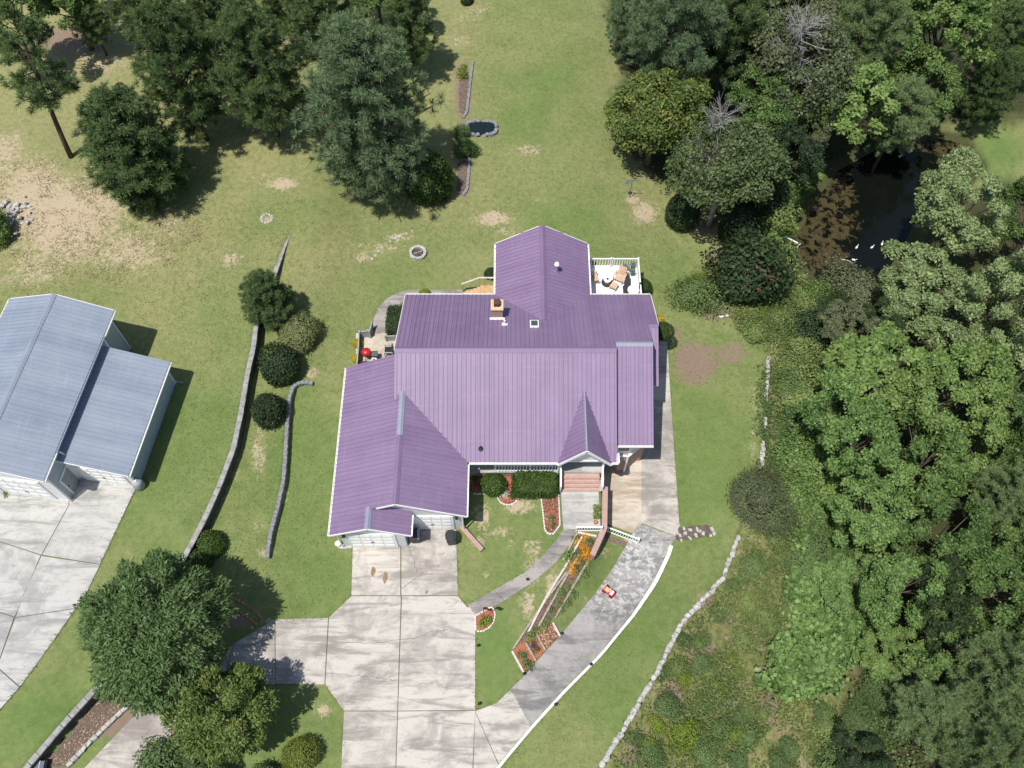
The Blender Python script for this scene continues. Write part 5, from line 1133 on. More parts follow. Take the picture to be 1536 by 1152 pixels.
MB().box((p.x-.55,p.y-.5,p.z+.5),(p.x+.55,p.y+.3,p.z+.62)).build('top', M('blue_grey_panel', (.10,.12,.17), .35), t); MB().box((p.x-.6,p.y-.55,p.z+.3),(p.x+.6,p.y+.35,p.z+.5)).build('body', blackp, t)
for sx in (-1,1): MB().tube([(p.x+sx*.5-.06,p.y,p.z+.2),(p.x+sx*.5+.06,p.y,p.z+.2)],[.2,.2],14).build('wheel', blackp, t); MB().bar((p.x+sx*.3,p.y-.52,p.z+.63),(p.x+sx*.3,p.y+.32,p.z+.63),.03,.02).build('rail', metal, t)
# ------------------------------------------------------------------ vegetation builders
def unit(a): return a / (np.linalg.norm(a, axis=-1, keepdims=True) + 1e-9)
def rdir(n, r): return unit(r.normal(size=(n, 3)))
def leaf_quads(P, N, size, r, asp=.62, jit=.45, D=None, djit=.5):
    n = len(P); N = unit(N + r.normal(0, jit, (n, 3))); T = r.normal(size=(n, 3)) if D is None else D + r.normal(0, djit, (n, 3))
    T = unit(T - N * (T * N).sum(1, keepdims=True)); B = np.cross(N, T); s_ = (size * r.uniform(.65, 1.3, n))[:, None]
    V = np.stack([P, P + T*s_*.5 + B*s_*asp*.5, P + T*s_, P + T*s_*.5 - B*s_*asp*.5], 1).reshape(-1, 3)
    return V, np.arange(4*n).reshape(-1, 4)
def crown_fn(r, rx, rz, k=6, amp=.2):
    dirs = rdir(k, r); ph = r.uniform(.6, 1.4, k)
    def f(d): return 1 + amp * (np.clip(d @ dirs.T, 0, 1) ** 3 * ph).sum(1) - amp * .5
    return f
def broad_crown(seed, rx, rz, nb, nl, leaf, rb=(.2, .34), amp=.22, asp=.62, out=0.0, low=-.35, inner=.45, jit=.75):
    """leaf clumps spread through an uneven ellipsoid; returns verts, faces, clump centres"""
    r = np.random.default_rng(seed); f = crown_fn(r, rx, rz, amp=amp); d = rdir(nb*3, r); d = d[d[:, 2] > low][:nb]
    rad = f(d) * (inner + (1-inner) * r.random(len(d)) ** .45); Cc = d * rad[:, None] * np.array([rx, rx, rz]) * .84
    br = rx * r.uniform(rb[0], rb[1], len(Cc)); P = []; N = []
    per = np.maximum(8, (nl * br**2 / (br**2).sum()).astype(int))
    for c, b_, m_, dd in zip(Cc, br, per, d):
        e = rdir(m_, r) + np.array([0, 0, .45]) + dd * .35; e = unit(e); q = c + e * b_ * r.uniform(.7, 1.08, (m_, 1)) * np.array([1, 1, .75]); P.append(q); N.append(e + np.array([0, 0, .35]))
    P = np.vstack(P); N = np.vstack(N)
    D = None if out == 0 else unit(P * np.array([1, 1, 1.0])) * out + np.array([0, 0, .25])
    V, F = leaf_quads(P, N, leaf, r, asp, jit, D)
    return V, F, Cc
def trunk_mesh(seed, H, r0, top, limbs, z0f=.3, bend=.25):
    """tapered trunk plus limbs to given points"""
    r = np.random.default_rng(seed); mb = MB(); k = 7; ph = r.uniform(0, 6, 2)
    pts = [(bend*math.sin(ph[0]+2*i/k)*i/k, bend*math.sin(ph[1]+2.3*i/k)*i/k, H*i/k) for i in range(k+1)]
    mb.tube(pts, [r0*(1-.82*i/k) + (.35*r0 if i == 0 else 0) for i in range(k+1)], 8)
    for L in limbs:
        t = float(np.clip((L[2]*.62)/H, z0f*.7, .92)); i = t*k; a = np.array(pts[int(i)]); b_ = np.array(pts[min(k, int(i)+1)]); s_ = a + (b_-a)*(i-int(i))
        L = np.array(L); mid = s_ + (L-s_)*.5 + np.array([0, 0, .08*np.linalg.norm(L-s_)]); r1 = r0*(.45*(1-t)+.10)
        mb.tube([s_, mid, L], [r1, r1*.6, r1*.22], 5, False)
    return mb.mesh('trunk', smooth=True)
def needle_tufts(P, D, r, n=24, ln=.36, wd=.045, spread=1.0):
    m_ = len(P); d = unit(D)[:, None, :] * .42 + rdir(m_*n, r).reshape(m_, n, 3) * spread; d = unit(d)
    side = unit(np.cross(d, rdir(m_*n, r).reshape(m_, n, 3))); l = ln * r.uniform(.7, 1.2, (m_, n, 1)); p = P[:, None, :]
    V = np.stack([p + side*wd*.35 + d*l*.05, p - side*wd*.35 + d*l*.05, p + d*l*.98 - side*wd*.4, p + d*l + side*wd*.4], 2).reshape(-1, 3)
    return V, np.arange(len(V)).reshape(-1, 4)
def pine_parts(seed, H, rx, z0=.25, whorls=15, per=6, tufts=7, n=22, ln=.38, wd=.05, power=.7, top=.35, gap=0.0):
    r = np.random.default_rng(seed); P = []; D = []; mb = MB(); br = []
    for w_ in range(whorls):
        t = w_/(whorls-1); z = H*(z0 + (1-z0)*t*.97); L = rx * max(top*.35, (1 - t)**power if t > .25 else (.72 + t*1.1)*(1-.25)**power) 
        m_ = per + r.integers(-1, 2) - (1 if t > .8 else 0)
        for k in range(m_):
            if r.random() < gap: continue
            a = 2*math.pi*(k/m_) + w_*1.9 + r.normal(0, .25); l = L*r.uniform(.72, 1.12); rise = r.uniform(.05, .3) + .5*t
            dr = np.array([math.cos(a), math.sin(a), rise]); s_ = np.array([0, 0, z]); e = s_ + dr*l - np.array([0, 0, .10*l*l/max(rx, 1)*(1-t)])
            br.append((s_, e, .05*(1-.6*t) + .02*l/3))
            nt_ = max(2, int(tufts*l/rx + 1)); nn = max(2, int(nt_*1.5))
            u = r.uniform(.3, 1.02, nn); lat = np.array([-math.sin(a), math.cos(a), 0]); q = s_ + (e-s_)*u[:, None] + lat*(r.normal(0, .12, nn)*l*(.4+.8*u))[:, None] + np.array([0, 0, 1])*r.uniform(-.05, .28, nn)[:, None]
            P.append(q); D.append(np.tile(dr/np.linalg.norm(dr), (nn, 1))*.6 + np.array([0, 0, .9]) + r.normal(0, .25, (nn, 3)))
    P.append(np.array([[0, 0, H], [.1, .1, H-.3], [-.15, .1, H-.35]])); D.append(np.tile([0, 0, 1.], (3, 1)))
    P = np.vstack(P); D = np.vstack(D); V, F = needle_tufts(P, D, r, n, ln, wd)
    k = 7; mb.tube([(.06*math.sin(i), .06*math.cos(i*1.3), H*i/k) for i in range(k+1)], [(.013*H)*(1-.85*i/k)+.02 for i in range(k+1)], 8)
    for s_, e, w_ in br: mb.tube([s_, (s_+e)/2+np.array([0,0,.04]), e], [w_, w_*.7, w_*.3], 4, False)
    return V, F, mb.mesh('trunk', smooth=True)
# leaf materials
L_pine = leafmat('pine_needles', (.048,.090,.030), (.170,.245,.088), trans=.25, rough=.6, clump=.8)
L_pineg = leafmat('grey_pine_needles', (.085,.140,.052), (.265,.355,.155), trans=.28, rough=.6, clump=.8)
L_pined = leafmat('blue_pine_needles', (.052,.100,.044), (.185,.260,.130), trans=.25, rough=.6, clump=.8)
L_oak = leafmat('oak_leaves', (.036,.078,.020), (.165,.255,.072), clump=.7)
L_pale = leafmat('pale_tree_leaves', (.075,.125,.042), (.290,.365,.160), (.38,.41,.18), clump=.6)
L_tulip = leafmat('tulip_leaves', (.055,.110,.026), (.225,.325,.095), clump=.7)
L_maple = leafmat('maple_leaves', (.060,.105,.024), (.200,.255,.064), (.34,.31,.08), clump=.6)
L_dark = leafmat('dark_leaves', (.014,.030,.012), (.045,.075,.024), clump=1.2, trans=.15, rough=.6)
L_holly = leafmat('holly_leaves', (.016,.038,.010), (.055,.100,.018), clump=2, trans=.15, rough=.55)
L_box = leafmat('boxwood_leaves', (.022,.050,.010), (.075,.130,.022), clump=2.2, trans=.2)
L_ever = leafmat('evergreen_sprays', (.024,.056,.018), (.125,.200,.066), clump=.8, trans=.18)
L_every = leafmat('olive_sprays', (.036,.074,.016), (.165,.225,.055), (.24,.23,.07), clump=.7, trans=.15)
L_vari = leafmat('variegated_leaves', (.055,.080,.020), (.270,.300,.130), clump=2.5)
L_grey = leafmat('grey_green_leaves', (.070,.095,.042), (.190,.220,.115), clump=.8)
L_vine = leafmat('vine_leaves', (.065,.135,.034), (.235,.350,.110), clump=.5, trans=.25)
L_weed = leafmat('weed_leaves', (.095,.145,.040), (.265,.330,.110), (.38,.35,.13), clump=.5)
L_weedd = leafmat('dark_weed_leaves', (.062,.112,.034), (.175,.250,.085), clump=.4)
L_dry = leafmat('dry_grass', (.22,.17,.08), (.36,.30,.17), clump=.7, trans=.1)
L_yel = leafmat('yellow_leaves', (.35,.27,.02), (.62,.50,.05), clump=3)
L_lime = leafmat('lime_leaves', (.12,.18,.02), (.26,.34,.05), clump=3)
L_org = leafmat('marigold_petals', (.62,.24,.005), (.85,.42,.01), clump=4, trans=.15)
L_red = leafmat('crape_blooms', (.22,.05,.045), (.38,.12,.11), clump=2)
L_purple = leafmat('purple_petals', (.16,.02,.12), (.28,.05,.22), clump=3)
L_white = leafmat('white_petals', (.65,.65,.6), (.8,.8,.75), clump=3)
PROTO = {}
def proto_tree(key, name, cr, crmat, tr, trmat, crn='crown'):
    V, F = cr; me = npmesh(key + '_crown', V, F); me.materials.append(crmat)
    if not tr.materials: tr.materials.append(trmat)
    PROTO[key] = (name, me, tr, crn)
def put(key, x, y, z, sc, rot, label, cat, group=None, mat=None, zs=1.0, tilt=(0, 0)):
    name, me, tr, crn = PROTO[key][:4]; t = thing(name, label, cat, (x, y, z), group); t.rotation_euler = (tilt[0], tilt[1], rot); t.scale = (sc, sc, sc*zs)
    a = link('trunk' if crn == 'crown' else 'stems', tr, None, t); b = link(crn, me, None, t)  # for shrubs the stems part is the added opaque core
    if mat: b.material_slots[0].link = 'OBJECT'; b.material_slots[0].material = mat
    return t
def broad_proto(key, name, seed, rx, rz, zc, nb, nl, leaf, mat, tmat=barkb, r0=.22, nlimb=16, **kw):
    V, F, Cc = broad_crown(seed, rx, rz, nb, nl, leaf, **kw); V = V + np.array([0, 0, zc]); Cc = Cc + np.array([0, 0, zc])
    r = np.random.default_rng(seed+1); sel = Cc[r.choice(len(Cc), min(nlimb, len(Cc)), False)]
    proto_tree(key, name, (V, F), mat, trunk_mesh(seed, zc + rz*.55, r0, None, sel), tmat); PROTO[key] += (rx, zc)
def pine_proto(key, name, seed, H, rx, mat, **kw):
    V, F, tr = pine_parts(seed, H, rx, **kw); proto_tree(key, name, (V, F), mat, tr, bark); PROTO[key] += (rx, H*.6)
broad_proto('oak1', 'broadleaf_tree', 1, 3.6, 3.4, 7.0, 55, 14500, .25, L_oak, rb=(.13,.25), amp=.4); broad_proto('oak2', 'broadleaf_tree', 2, 3.6, 3.0, 6.8, 60, 14500, .25, L_oak, amp=.5, rb=(.12,.23))
broad_proto('tulip', 'broadleaf_tree', 3, 3.2, 4.6, 7.6, 62, 12500, .30, L_tulip, amp=.5, rb=(.12,.23)); broad_proto('pale1', 'broadleaf_tree', 4, 4.0, 3.6, 8.0, 70, 17000, .24, L_pale, amp=.55, rb=(.11,.21))
broad_proto('pale2', 'broadleaf_tree', 5, 3.8, 3.2, 7.4, 62, 16000, .24, L_pale, amp=.6, rb=(.11,.22)); broad_proto('maple', 'maple_tree', 6, 3.4, 2.9, 4.6, 85, 20000, .2, L_maple, amp=.25, rb=(.15,.26))
broad_proto('grey1', 'broadleaf_tree', 7, 3.4, 3.2, 6.4, 110, 15000, .22, L_grey, barkg, amp=.28, rb=(.16,.28))
broad_proto('ever1', 'evergreen_tree', 8, 4.5, 4.2, 4.6, 150, 30000, .32, L_ever, asp=.3, out=.9, jit=.7, rb=(.11,.20), amp=.07, low=-.7, inner=.6); broad_proto('ever2', 'evergreen_tree', 9, 3.2, 3.2, 3.6, 110, 20000, .27, L_every, asp=.36, out=.8, jit=.7, rb=(.12,.22), amp=.12, low=-.7)
pine_proto('pine1', 'pine_tree', 21, 11, 3.4, L_pine, power=.5, per=8, tufts=8, n=54, ln=.33, wd=.03); pine_proto('pine2', 'pine_tree', 22, 12, 3.8, L_pine, whorls=18, per=8, power=.45, n=54, tufts=8, ln=.34, wd=.03, z0=.2); pine_proto('pine3', 'pine_tree', 23, 13, 4.9, L_pined, whorls=20, per=8, tufts=9, n=54, ln=.36, wd=.032, power=.45, z0=.12)
pine_proto('pine4', 'pine_tree', 24, 8.5, 2.9, L_pine, whorls=14, per=9, z0=.06, power=.5, n=54, tufts=10, ln=.30, wd=.028); pine_proto('pine5', 'pine_tree', 25, 12, 2.6, L_pine, whorls=12, per=5, z0=.4, gap=.2, tufts=7, n=54, ln=.34, wd=.03); pine_proto('pine6', 'pine_tree', 26, 14, 4.4, L_pineg, whorls=14, per=8, z0=.4, power=.5, tufts=10, n=54, ln=.36, wd=.03, gap=.22)
# bare dead tree and dead top
def bare_mesh(seed, H, spread, n=95, lean=0):
    r = np.random.default_rng(seed); mb = MB(); mb.tube([(0,0,0),(.1,.05,H*.5),(.1,-.05,H)], [.12,.07,.02], 6)
    for k in range(n):
        t = r.uniform(.35, 1); s_ = np.array([.1*t, 0, H*t]); d = rdir(1, r)[0]; d[2] = abs(d[2])*.6+.15; d = unit(d); l = spread*r.uniform(.4, 1)*(1.15-.5*t); e = s_ + d*l; mid = (s_+e)/2 + r.normal(0, .12, 3)
        mb.tube([s_, mid, e], [.026,.016,.008], 4, False)
        for j in range(7): u = r.uniform(.4, 1); q = s_ + (e-s_)*u; g = unit(d + r.normal(0, .6, 3)); mb.tube([q, q+g*l*.4], [.010,.005], 3, False)
    return mb.mesh('trunk')
BARE = [bare_mesh(s, 8, 2.6) for s in (1, 2)]
for me in BARE: me.materials.append(barkg)
# shrubs
def shrub_proto(key, name, seed, rx, rz, nl, leaf, mat, box_=None, core=.82, asp=.6, rough=.06, flat=0.0, jit=.55, lump=.05):
    r = np.random.default_rng(seed); f = crown_fn(r, rx, rz, 8, lump*2)
    if box_:
        a, b_, c = box_; q = r.uniform(-1, 1, (nl*2, 3)); ax = r.choice(3, nl*2, p=[b_*c/(a*b_+b_*c+a*c), a*c/(a*b_+b_*c+a*c), a*b_/(a*b_+b_*c+a*c)]); sg = np.where(r.random(nl*2) < .5, -1, 1)
        sg = np.where(ax == 2, 1, sg); q[np.arange(nl*2), ax] = sg; N = q**7; N = unit(N); rr = (np.abs(q)**6).sum(1, keepdims=True)**(1/6); q = q/rr
        P = q*np.array([a/2, b_/2, c/2]) + np.array([0, 0, c/2]); P = P[:nl]; N = N[:nl]; P += N*r.normal(0, rough, (nl, 1))
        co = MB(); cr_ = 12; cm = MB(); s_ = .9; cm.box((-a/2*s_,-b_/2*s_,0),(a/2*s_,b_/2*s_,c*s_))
    else:
        d = rdir(nl*2, r); d = d[d[:, 2] > -.55][:nl]; rad = f(d); P = d*rad[:, None]*np.array([rx, rx, rz])*(1 + r.normal(0, rough, (len(d), 1))) + np.array([0, 0, rz*.72]); N = d*np.array([1, 1, rx/rz]); 
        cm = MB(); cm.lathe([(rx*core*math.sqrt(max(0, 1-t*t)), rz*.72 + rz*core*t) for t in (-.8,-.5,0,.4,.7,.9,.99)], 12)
    keep = P[:, 2] > .02; P, N = P[keep], N[keep]; V, F = leaf_quads(P, N + np.array([0,0,.2]), leaf, r, asp, jit)
    co = cm.mesh(key + '_dark_core', smooth=True); proto_tree(key, name, (V, F), mat, co, M(key + '_inner', (.012,.016,.007), .95, .3, 6), 'foliage')  # solid dark core, added so the foliage is not see-through
shrub_proto('ball', 'clipped_shrub', 31, .95, .95, 4500, .13, L_dark); shrub_proto('ball2', 'clipped_shrub', 32, .75, .7, 3200, .12, L_box); shrub_proto('hedge', 'clipped_hedge', 33, 1, 1, 7500, .13, L_box, box_=(2.95,1.5,1.15)); shrub_proto('hedge2', 'clipped_hedge', 34, 1, 1, 5000, .12, L_dark, box_=(1.3,2.2,1.3))
shrub_proto('vari', 'variegated_shrub', 35, 1.35, 1.25, 6500, .17, L_vari, rough=.08, lump=.12); shrub_proto('holly', 'holly_shrub', 36, 1.8, 2.3, 9000, .2, L_holly, rough=.05); shrub_proto('loose', 'leafy_shrub', 37, 1.2, 1.1, 5200, .2, L_oak, rough=.14, lump=.3, core=.75); shrub_proto('loose2', 'leafy_shrub', 38, 1.2, 1.0, 5000, .19, L_weed, rough=.17, lump=.35, core=.72)
shrub_proto('spiky', 'leafy_shrub', 39, 1.0, 1.0, 2600, .34, L_weedd, rough=.18, asp=.25, lump=.3, core=.55); shrub_proto('junip', 'juniper_shrub', 44, 2.0, 1.3, 15000, .2, L_grey, rough=.12, asp=.34, lump=.3, core=.8); shrub_proto('small', 'small_plant', 40, .28, .24, 260, .12, L_box, core=.5, rough=.2, lump=.3); shrub_proto('mari', 'marigold_plant', 41, .36, .26, 420, .1, L_org, core=.6, rough=.18, lump=.35)
n_ = 0
def ground_put(key, px, py, sc, label, cat, group=None, mat=None, zs=1.0, rot=None, lift=0):
    """px,py is the middle of the plant's outline; it stands on the ground below it"""
    global n_; n_ += 1; nm = PROTO[key]
    hc = lift
    p = U(px, py, hc); return put(key, p[0], p[1], p[2] - .03, sc, n_*2.4 if rot is None else rot, label, cat, group, mat, zs)
def tree_at(key, px, py, rpx, label, cat='tree', group=None, mat=None, zs=1.0, zfrac=1.0, tilt=(0, 0)):
    """px,py crown centre in the photo, rpx crown radius there"""
    global n_; n_ += 1; rx, zc = PROTO[key][4], PROTO[key][5]; z = 0.0; sc = 1.0
    for _ in range(12):
        p = G(px, py, z + zc*sc*zs*zfrac); zn_ = hz(p[0], p[1]); dep = (p[1]-CAM[1])*st - (p[2]-CAM[2])*ct; sc = rpx/FPX*dep/rx; z += .6*(zn_-z)
    p = G(px, py, z + zc*sc*zs*zfrac); return put(key, p[0], p[1], hz(p[0], p[1]) - .05, sc, n_*1.7, label, cat, group, mat, zs, tilt)
# ------------------------------------------------------------------ trees, each where it stands
tree_at('pine4', 188, 208, 96, 'young dark pine standing alone on the edge of the sandy ground', zs=.72)
tree_at('pine5', 36, 118, 70, 'tall sparse pine with a bare leaning trunk beside the young pine', tilt=(.06,-.1), zs=.85)
PG = 'pines along the back of the garden'
tree_at('pine2', 264, 98, 82, 'tall pine beyond the iron fire ring', group=PG); tree_at('pine2', 382, 92, 82, 'tall pine between the fire ring pine and the big grey green pine', group=PG); tree_at('pine1', 320, 40, 70, 'pine in the back row behind the fire ring', group=PG)
tree_at('pine3', 545, 150, 126, 'big dense grey green pine beside the garden pond', mat=L_pined); tree_at('pine1', 612, 35, 52, 'narrower pine behind the big grey green pine', group=PG); tree_at('pine1', 485, 20, 70, 'pine in the back row behind the fire ring', group=PG); tree_at('pine1', 205, -10, 64, 'pine in the back row behind the fire ring', group=PG)
tree_at('oak1', 20, 20, 60, 'broad green tree at the back corner beyond the sparse pine'); tree_at('oak2', 95, -10, 55, 'leafy tree at the back behind the sparse pine', mat=L_oak); tree_at('pine1', 420, -15, 60, 'pine in the back row behind the fire ring', group=PG); tree_at('pine1', 130, 20, 40, 'pine in the back row behind the fire ring', group=PG); tree_at('oak1', 560, -40, 60, 'leafy tree at the back between the pines', mat=L_oak)
tree_at('ever1', 236, 942, 118, 'large dense evergreen between the barn apron and the drive'); tree_at('ever2', 335, 1066, 80, 'olive green evergreen at the corner of the drive spur'); 
tree_at('ever2', 300, 1165, 40, 'small evergreen at the foot of the olive evergreen', mat=L_ever)
tree_at('pine4', 396, 440, 50, 'small bushy pine beside the long retaining wall', zs=.75)
# wood behind the east lawn
WG = 'trees of the wood behind the pond'; WL = {'p': 'tall pine in the wood north of the pond', 'o': 'leafy tree in the wood north of the pond', 'g': 'grey green tree in the wood north of the pond'}
tree_at('pine6', 1005, 55, 92, WL['p'], group=WG, mat=L_pined); tree_at('pine6', 1085, 30, 80, WL['p'], group=WG, mat=L_pine); tree_at('pine2', 950, 20, 48, WL['p'], group=WG, mat=L_pined)
tree_at('maple', 985, 175, 78, 'yellow green maple at the edge of the back lawn'); tree_at('grey1', 1090, 245, 78, 'grey green tree with a dead bare top beside the maple', mat=leafmat('olive_leaves', (.050,.082,.026), (.165,.210,.085), clump=.8))
tree_at('grey1', 1195, 90, 80, WL['g'], group=WG); tree_at('oak2', 1150, 160, 60, WL['o'], group=WG); tree_at('tulip', 1265, 150, 68, 'bright green tulip tree beside the pond', zs=.85); tree_at('pine6', 1345, 185, 60, 'greyish pine leaning over the pond', mat=L_pineg); tree_at('pine6', 1300, 60, 70, WL['p'], group=WG); tree_at('tulip', 1420, 35, 66, 'bright leafy tree in the back corner of the wood')
tree_at('pine6', 1505, 70, 56, WL['p'], group=WG, mat=L_pine); tree_at('oak1', 1390, 120, 52, WL['o'], group=WG); tree_at('pine2', 1490, 130, 46, WL['p'], group=WG); tree_at('oak2', 1210, 20, 60, WL['o'], group=WG, mat=L_grey); tree_at('pine2', 1240, -20, 60, WL['p'], group=WG); tree_at('oak1', 1345, 0, 60, WL['o'], group=WG); tree_at('oak1', 1530, 20, 60, WL['o'], group=WG); tree_at('oak2', 1110, 95, 48, WL['o'], group=WG, mat=L_dark); tree_at('pine2', 1150, -10, 60, WL['p'], group=WG)
tree_at('oak2', 1165, 225, 48, WL['o'], group=WG, mat=L_dark); tree_at('pale1', 1210, 210, 40, WL['g'], group=WG, mat=L_grey); tree_at('tulip', 1200, 262, 30, 'small bright tree on the pond bank', zs=.5, cat='tree')
# big trees east of the bank
EG = 'broad trees below the bank east of the house'; EL = ['pale green broad tree over the pond shore', 'leafy green broad tree below the bank', 'dark green tree in the shade of the broad trees', 'grey green pine below the wild bank']
tree_at('pale1', 1440, 330, 80, EL[0], group=EG, zs=1.00); tree_at('pale2', 1390, 455, 79, EL[0], group=EG, mat=L_pale, zs=0.80); tree_at('pale1', 1500, 450, 79, EL[0], group=EG, zs=1.15); tree_at('tulip', 1300, 560, 74, EL[1], group=EG, zs=.75); tree_at('pale2', 1420, 580, 79, EL[1], group=EG, mat=L_tulip, zs=1.15); tree_at('oak1', 1510, 590, 67, EL[1], group=EG, zs=0.80); tree_at('oak2', 1290, 655, 68, EL[1], group=EG, mat=L_vine, zs=1.30); tree_at('oak1', 1390, 690, 74, EL[1], group=EG, mat=L_oak, zs=1.00); tree_at('pine6', 1505, 745, 55, EL[3], group=EG, zs=1.30); tree_at('oak2', 1310, 770, 64, EL[1], group=EG, mat=L_vine, zs=1.00); tree_at('oak1', 1420, 810, 70, EL[1], group=EG, mat=L_oak, zs=0.80); tree_at('oak2', 1500, 880, 70, EL[1], group=EG, zs=1.15); tree_at('oak1', 1350, 880, 59, EL[1], group=EG, mat=L_vine, zs=1.15); tree_at('oak2', 1420, 920, 53, EL[2], group=EG, mat=L_dark, zs=1.30)
tree_at('oak1', 1440, 975, 66, EL[1], group=EG, mat=L_oak, zs=.8); tree_at('oak2', 1560, 1090, 70, EL[1], group=EG); tree_at('oak2', 1330, 985, 44, EL[1], group=EG, mat=L_tulip, zs=.7); tree_at('oak1', 1475, 700, 60, EL[1], group=EG, mat=L_tulip, zs=.8); tree_at('pine6', 1395, 1075, 77, EL[3], group=EG, zs=0.80); tree_at('pine6', 1500, 1020, 81, EL[3], group=EG, zs=1.15); tree_at('pine6', 1480, 1140, 76, EL[3], group=EG, zs=1.30); tree_at('oak1', 1325, 490, 40, EL[2], group=EG, mat=L_dark, zs=1.15); tree_at('oak1', 1560, 330, 62, EL[1], group=EG, zs=1.00); tree_at('oak2', 1265, 490, 37, EL[2], group=EG, mat=L_grey, zs=1.15); tree_at('oak1', 1560, 700, 62, EL[2], group=EG, zs=1.30); tree_at('oak2', 1580, 820, 56, EL[2], group=EG, zs=1.00); tree_at('pine6', 1600, 960, 74, EL[3], group=EG, zs=1.30); tree_at('oak1', 1270, 870, 45, EL[1], group=EG, mat=L_vine, zs=.7); tree_at('oak1', 1290, 1140, 40, EL[2], group=EG, mat=L_dark, zs=.8)
# bare branches
def bare(px, py, z, sc, label, k=0, rot=0.):
    p = G(px, py, z); t = thing('dead_tree', label, 'dead tree', (p[0], p[1], hz(p[0], p[1])-.05)); H_ = z - hz(p[0], p[1]); o = link('trunk', BARE[k], None, t); t.rotation_euler = (0,0,rot); t.scale = (sc, sc, max(.4, H_/7.2))
bare(1078, 185, 8.2, 1.0, 'bare grey dead treetop rising beside the maple', 0); bare(1200, 55, 9.0, 1.3, 'bare pale branched dead tree in the wood', 1, 1.); bare(1050, 228, 4.0, .6, 'small bare dead tree beside the maple', 1, 2.)
# juniper and bank shrubs
ground_put('junip', 1142, 748, .66, 'sprawling grey green juniper on the edge of the east lawn', 'juniper', lift=.8)
SG = 'shrubs on the wild bank'; SL = ['loose green shrub on the wild bank', 'dark feathery shrub on the wild bank', 'weedy pale green shrub on the wild bank']
for a, b, s_, k, mt in [(1215,830,2.0,1,L_weedd),(1190,880,0.66,1,None),(1188,640,1.1,0,None),(1195,690,1.3,0,L_tulip),(1200,600,1.4,2,None),(1182,590,.9,0,L_weedd),(1225,720,1.4,0,L_tulip),(1190,560,.9,2,None),(1240,470,1.6,1,L_dark),(1215,500,1.4,0,L_dark),(1280,440,1.3,2,L_grey),(1200,520,.9,2,None),(1075,920,0.44,1,L_weedd),(1130,850,0.55,2,L_weedd),(1100,880,0.39,1,None),(1025,960,0.39,1,L_weedd),(1178,345,.6,2,L_lime),(1190,290,.7,2,L_tulip),(1165,305,1.0,0,None),(1200,255,.7,2,L_tulip),(1150,395,.8,2,None),(1225,450,.9,0,L_tulip),(1160,450,.7,2,None),(1130,500,.8,2,L_weed),(1170,480,.8,2,None),(1240,560,1.2,0,L_weedd),(1235,620,1.3,0,L_tulip),(1205,660,1.2,2,L_tulip),(1160,790,0.55,2,L_weed),(1190,760,1.2,0,L_tulip),(1245,700,1.2,0,L_tulip),(990,1010,0.39,1,L_weedd),(955,1110,0.39,1,L_weedd),(1330,1040,1.3,1,L_weedd),(1290,1090,1.2,1,None),(1260,1150,1.0,0,L_weedd),(1150,330,1.3,0,L_weed),(1480,165,1.3,0,L_dark),(1120,905,0.5,2,L_weed)]:
    ground_put(('loose','junip','loose2')[k], a, b, s_*(.38 if k == 1 else .8), SL[k], 'shrub', SG, mt or (L_weedd if k == 1 else None), .8)
cm = ground_put('loose', 1112, 438, 1.7, 'dark crape myrtle with red flower heads below the east lawn', 'crape myrtle', mat=L_dark, zs=1.1)
V, F, _ = broad_crown(77, 1.2, .9, 22, 500, .16, rb=(.1,.16), low=.1, inner=.9); V = V + np.array([0,0,1.0]); o = link('blooms', npmesh('blooms', V, F), L_red, cm); o['kind'] = 'stuff'
ground_put('loose2', 1040, 445, .85, 'low shrub with lime green tips on the east lawn edge', 'shrub', mat=L_weedd); ground_put('loose2', 1043, 440, .5, 'lime green new growth on the low lawn edge shrub', 'shrub', mat=L_lime, zs=1.4)
ground_put('holly', 1022, 322, .7, 'dark rounded shrub at the foot of the maple', 'shrub', mat=L_dark, lift=.8); ground_put('holly', 1108, 350, .8, 'dark rounded shrub below the grey green tree', 'shrub', mat=L_dark, lift=.8); ground_put('holly', 1148, 300, .9, 'dark shrub behind the pond bank bushes', 'shrub', mat=L_dark, lift=1.)
# planted shrubs round the house
ground_put('holly', 641, 272, 1.0, 'big dark glossy holly at the foot of the grey green pine', 'holly', lift=1.2); ground_put('loose', 697, 228, .55, 'leafy green shrub below the garden pond', 'shrub'); ground_put('loose', 692, 205, .4, 'small plant on the rocks beside the garden pond', 'plant')
ground_put('small', 694, 115, 1.3, 'yellow green plant in the upper mulch strip', 'plant', mat=L_lime); ground_put('small', 695, 103, .9, 'smaller yellow green plant in the upper mulch strip', 'plant', mat=L_lime)
ground_put('vari', 446, 500, .85, 'rounded yellow variegated shrub on the terrace', 'shrub', lift=.9); ground_put('ball', 421, 549, 1.33, 'larger dark clipped ball shrub on the terrace', 'shrub', lift=.9); ground_put('ball', 403, 614, 1.08, 'smaller dark clipped ball shrub beside the segmental wall', 'shrub', lift=.7)
ground_put('ball2', 317, 815, 1.05, 'bright green rounded shrub at the foot of the long wall', 'shrub', lift=.5); ground_put('ball2', 300, 840, .95, 'bright green rounded shrub between the wall and the big evergreen', 'shrub', lift=.5)
ground_put('vari', 448, 1132, .62, 'round yellow speckled shrub beside the main drive', 'shrub', lift=.8, mat=leafmat('speckled_leaves', (.05,.085,.012), (.21,.25,.05), clump=2.5))
ground_put('ball2', 739, 726, 1.0, 'round clipped boxwood in the red mulch by the porch', 'shrub', lift=.5); h1 = ground_put('hedge', 803, 727, 1.0, 'clipped boxwood hedge along the porch railing', 'hedge', lift=.55, rot=0.)
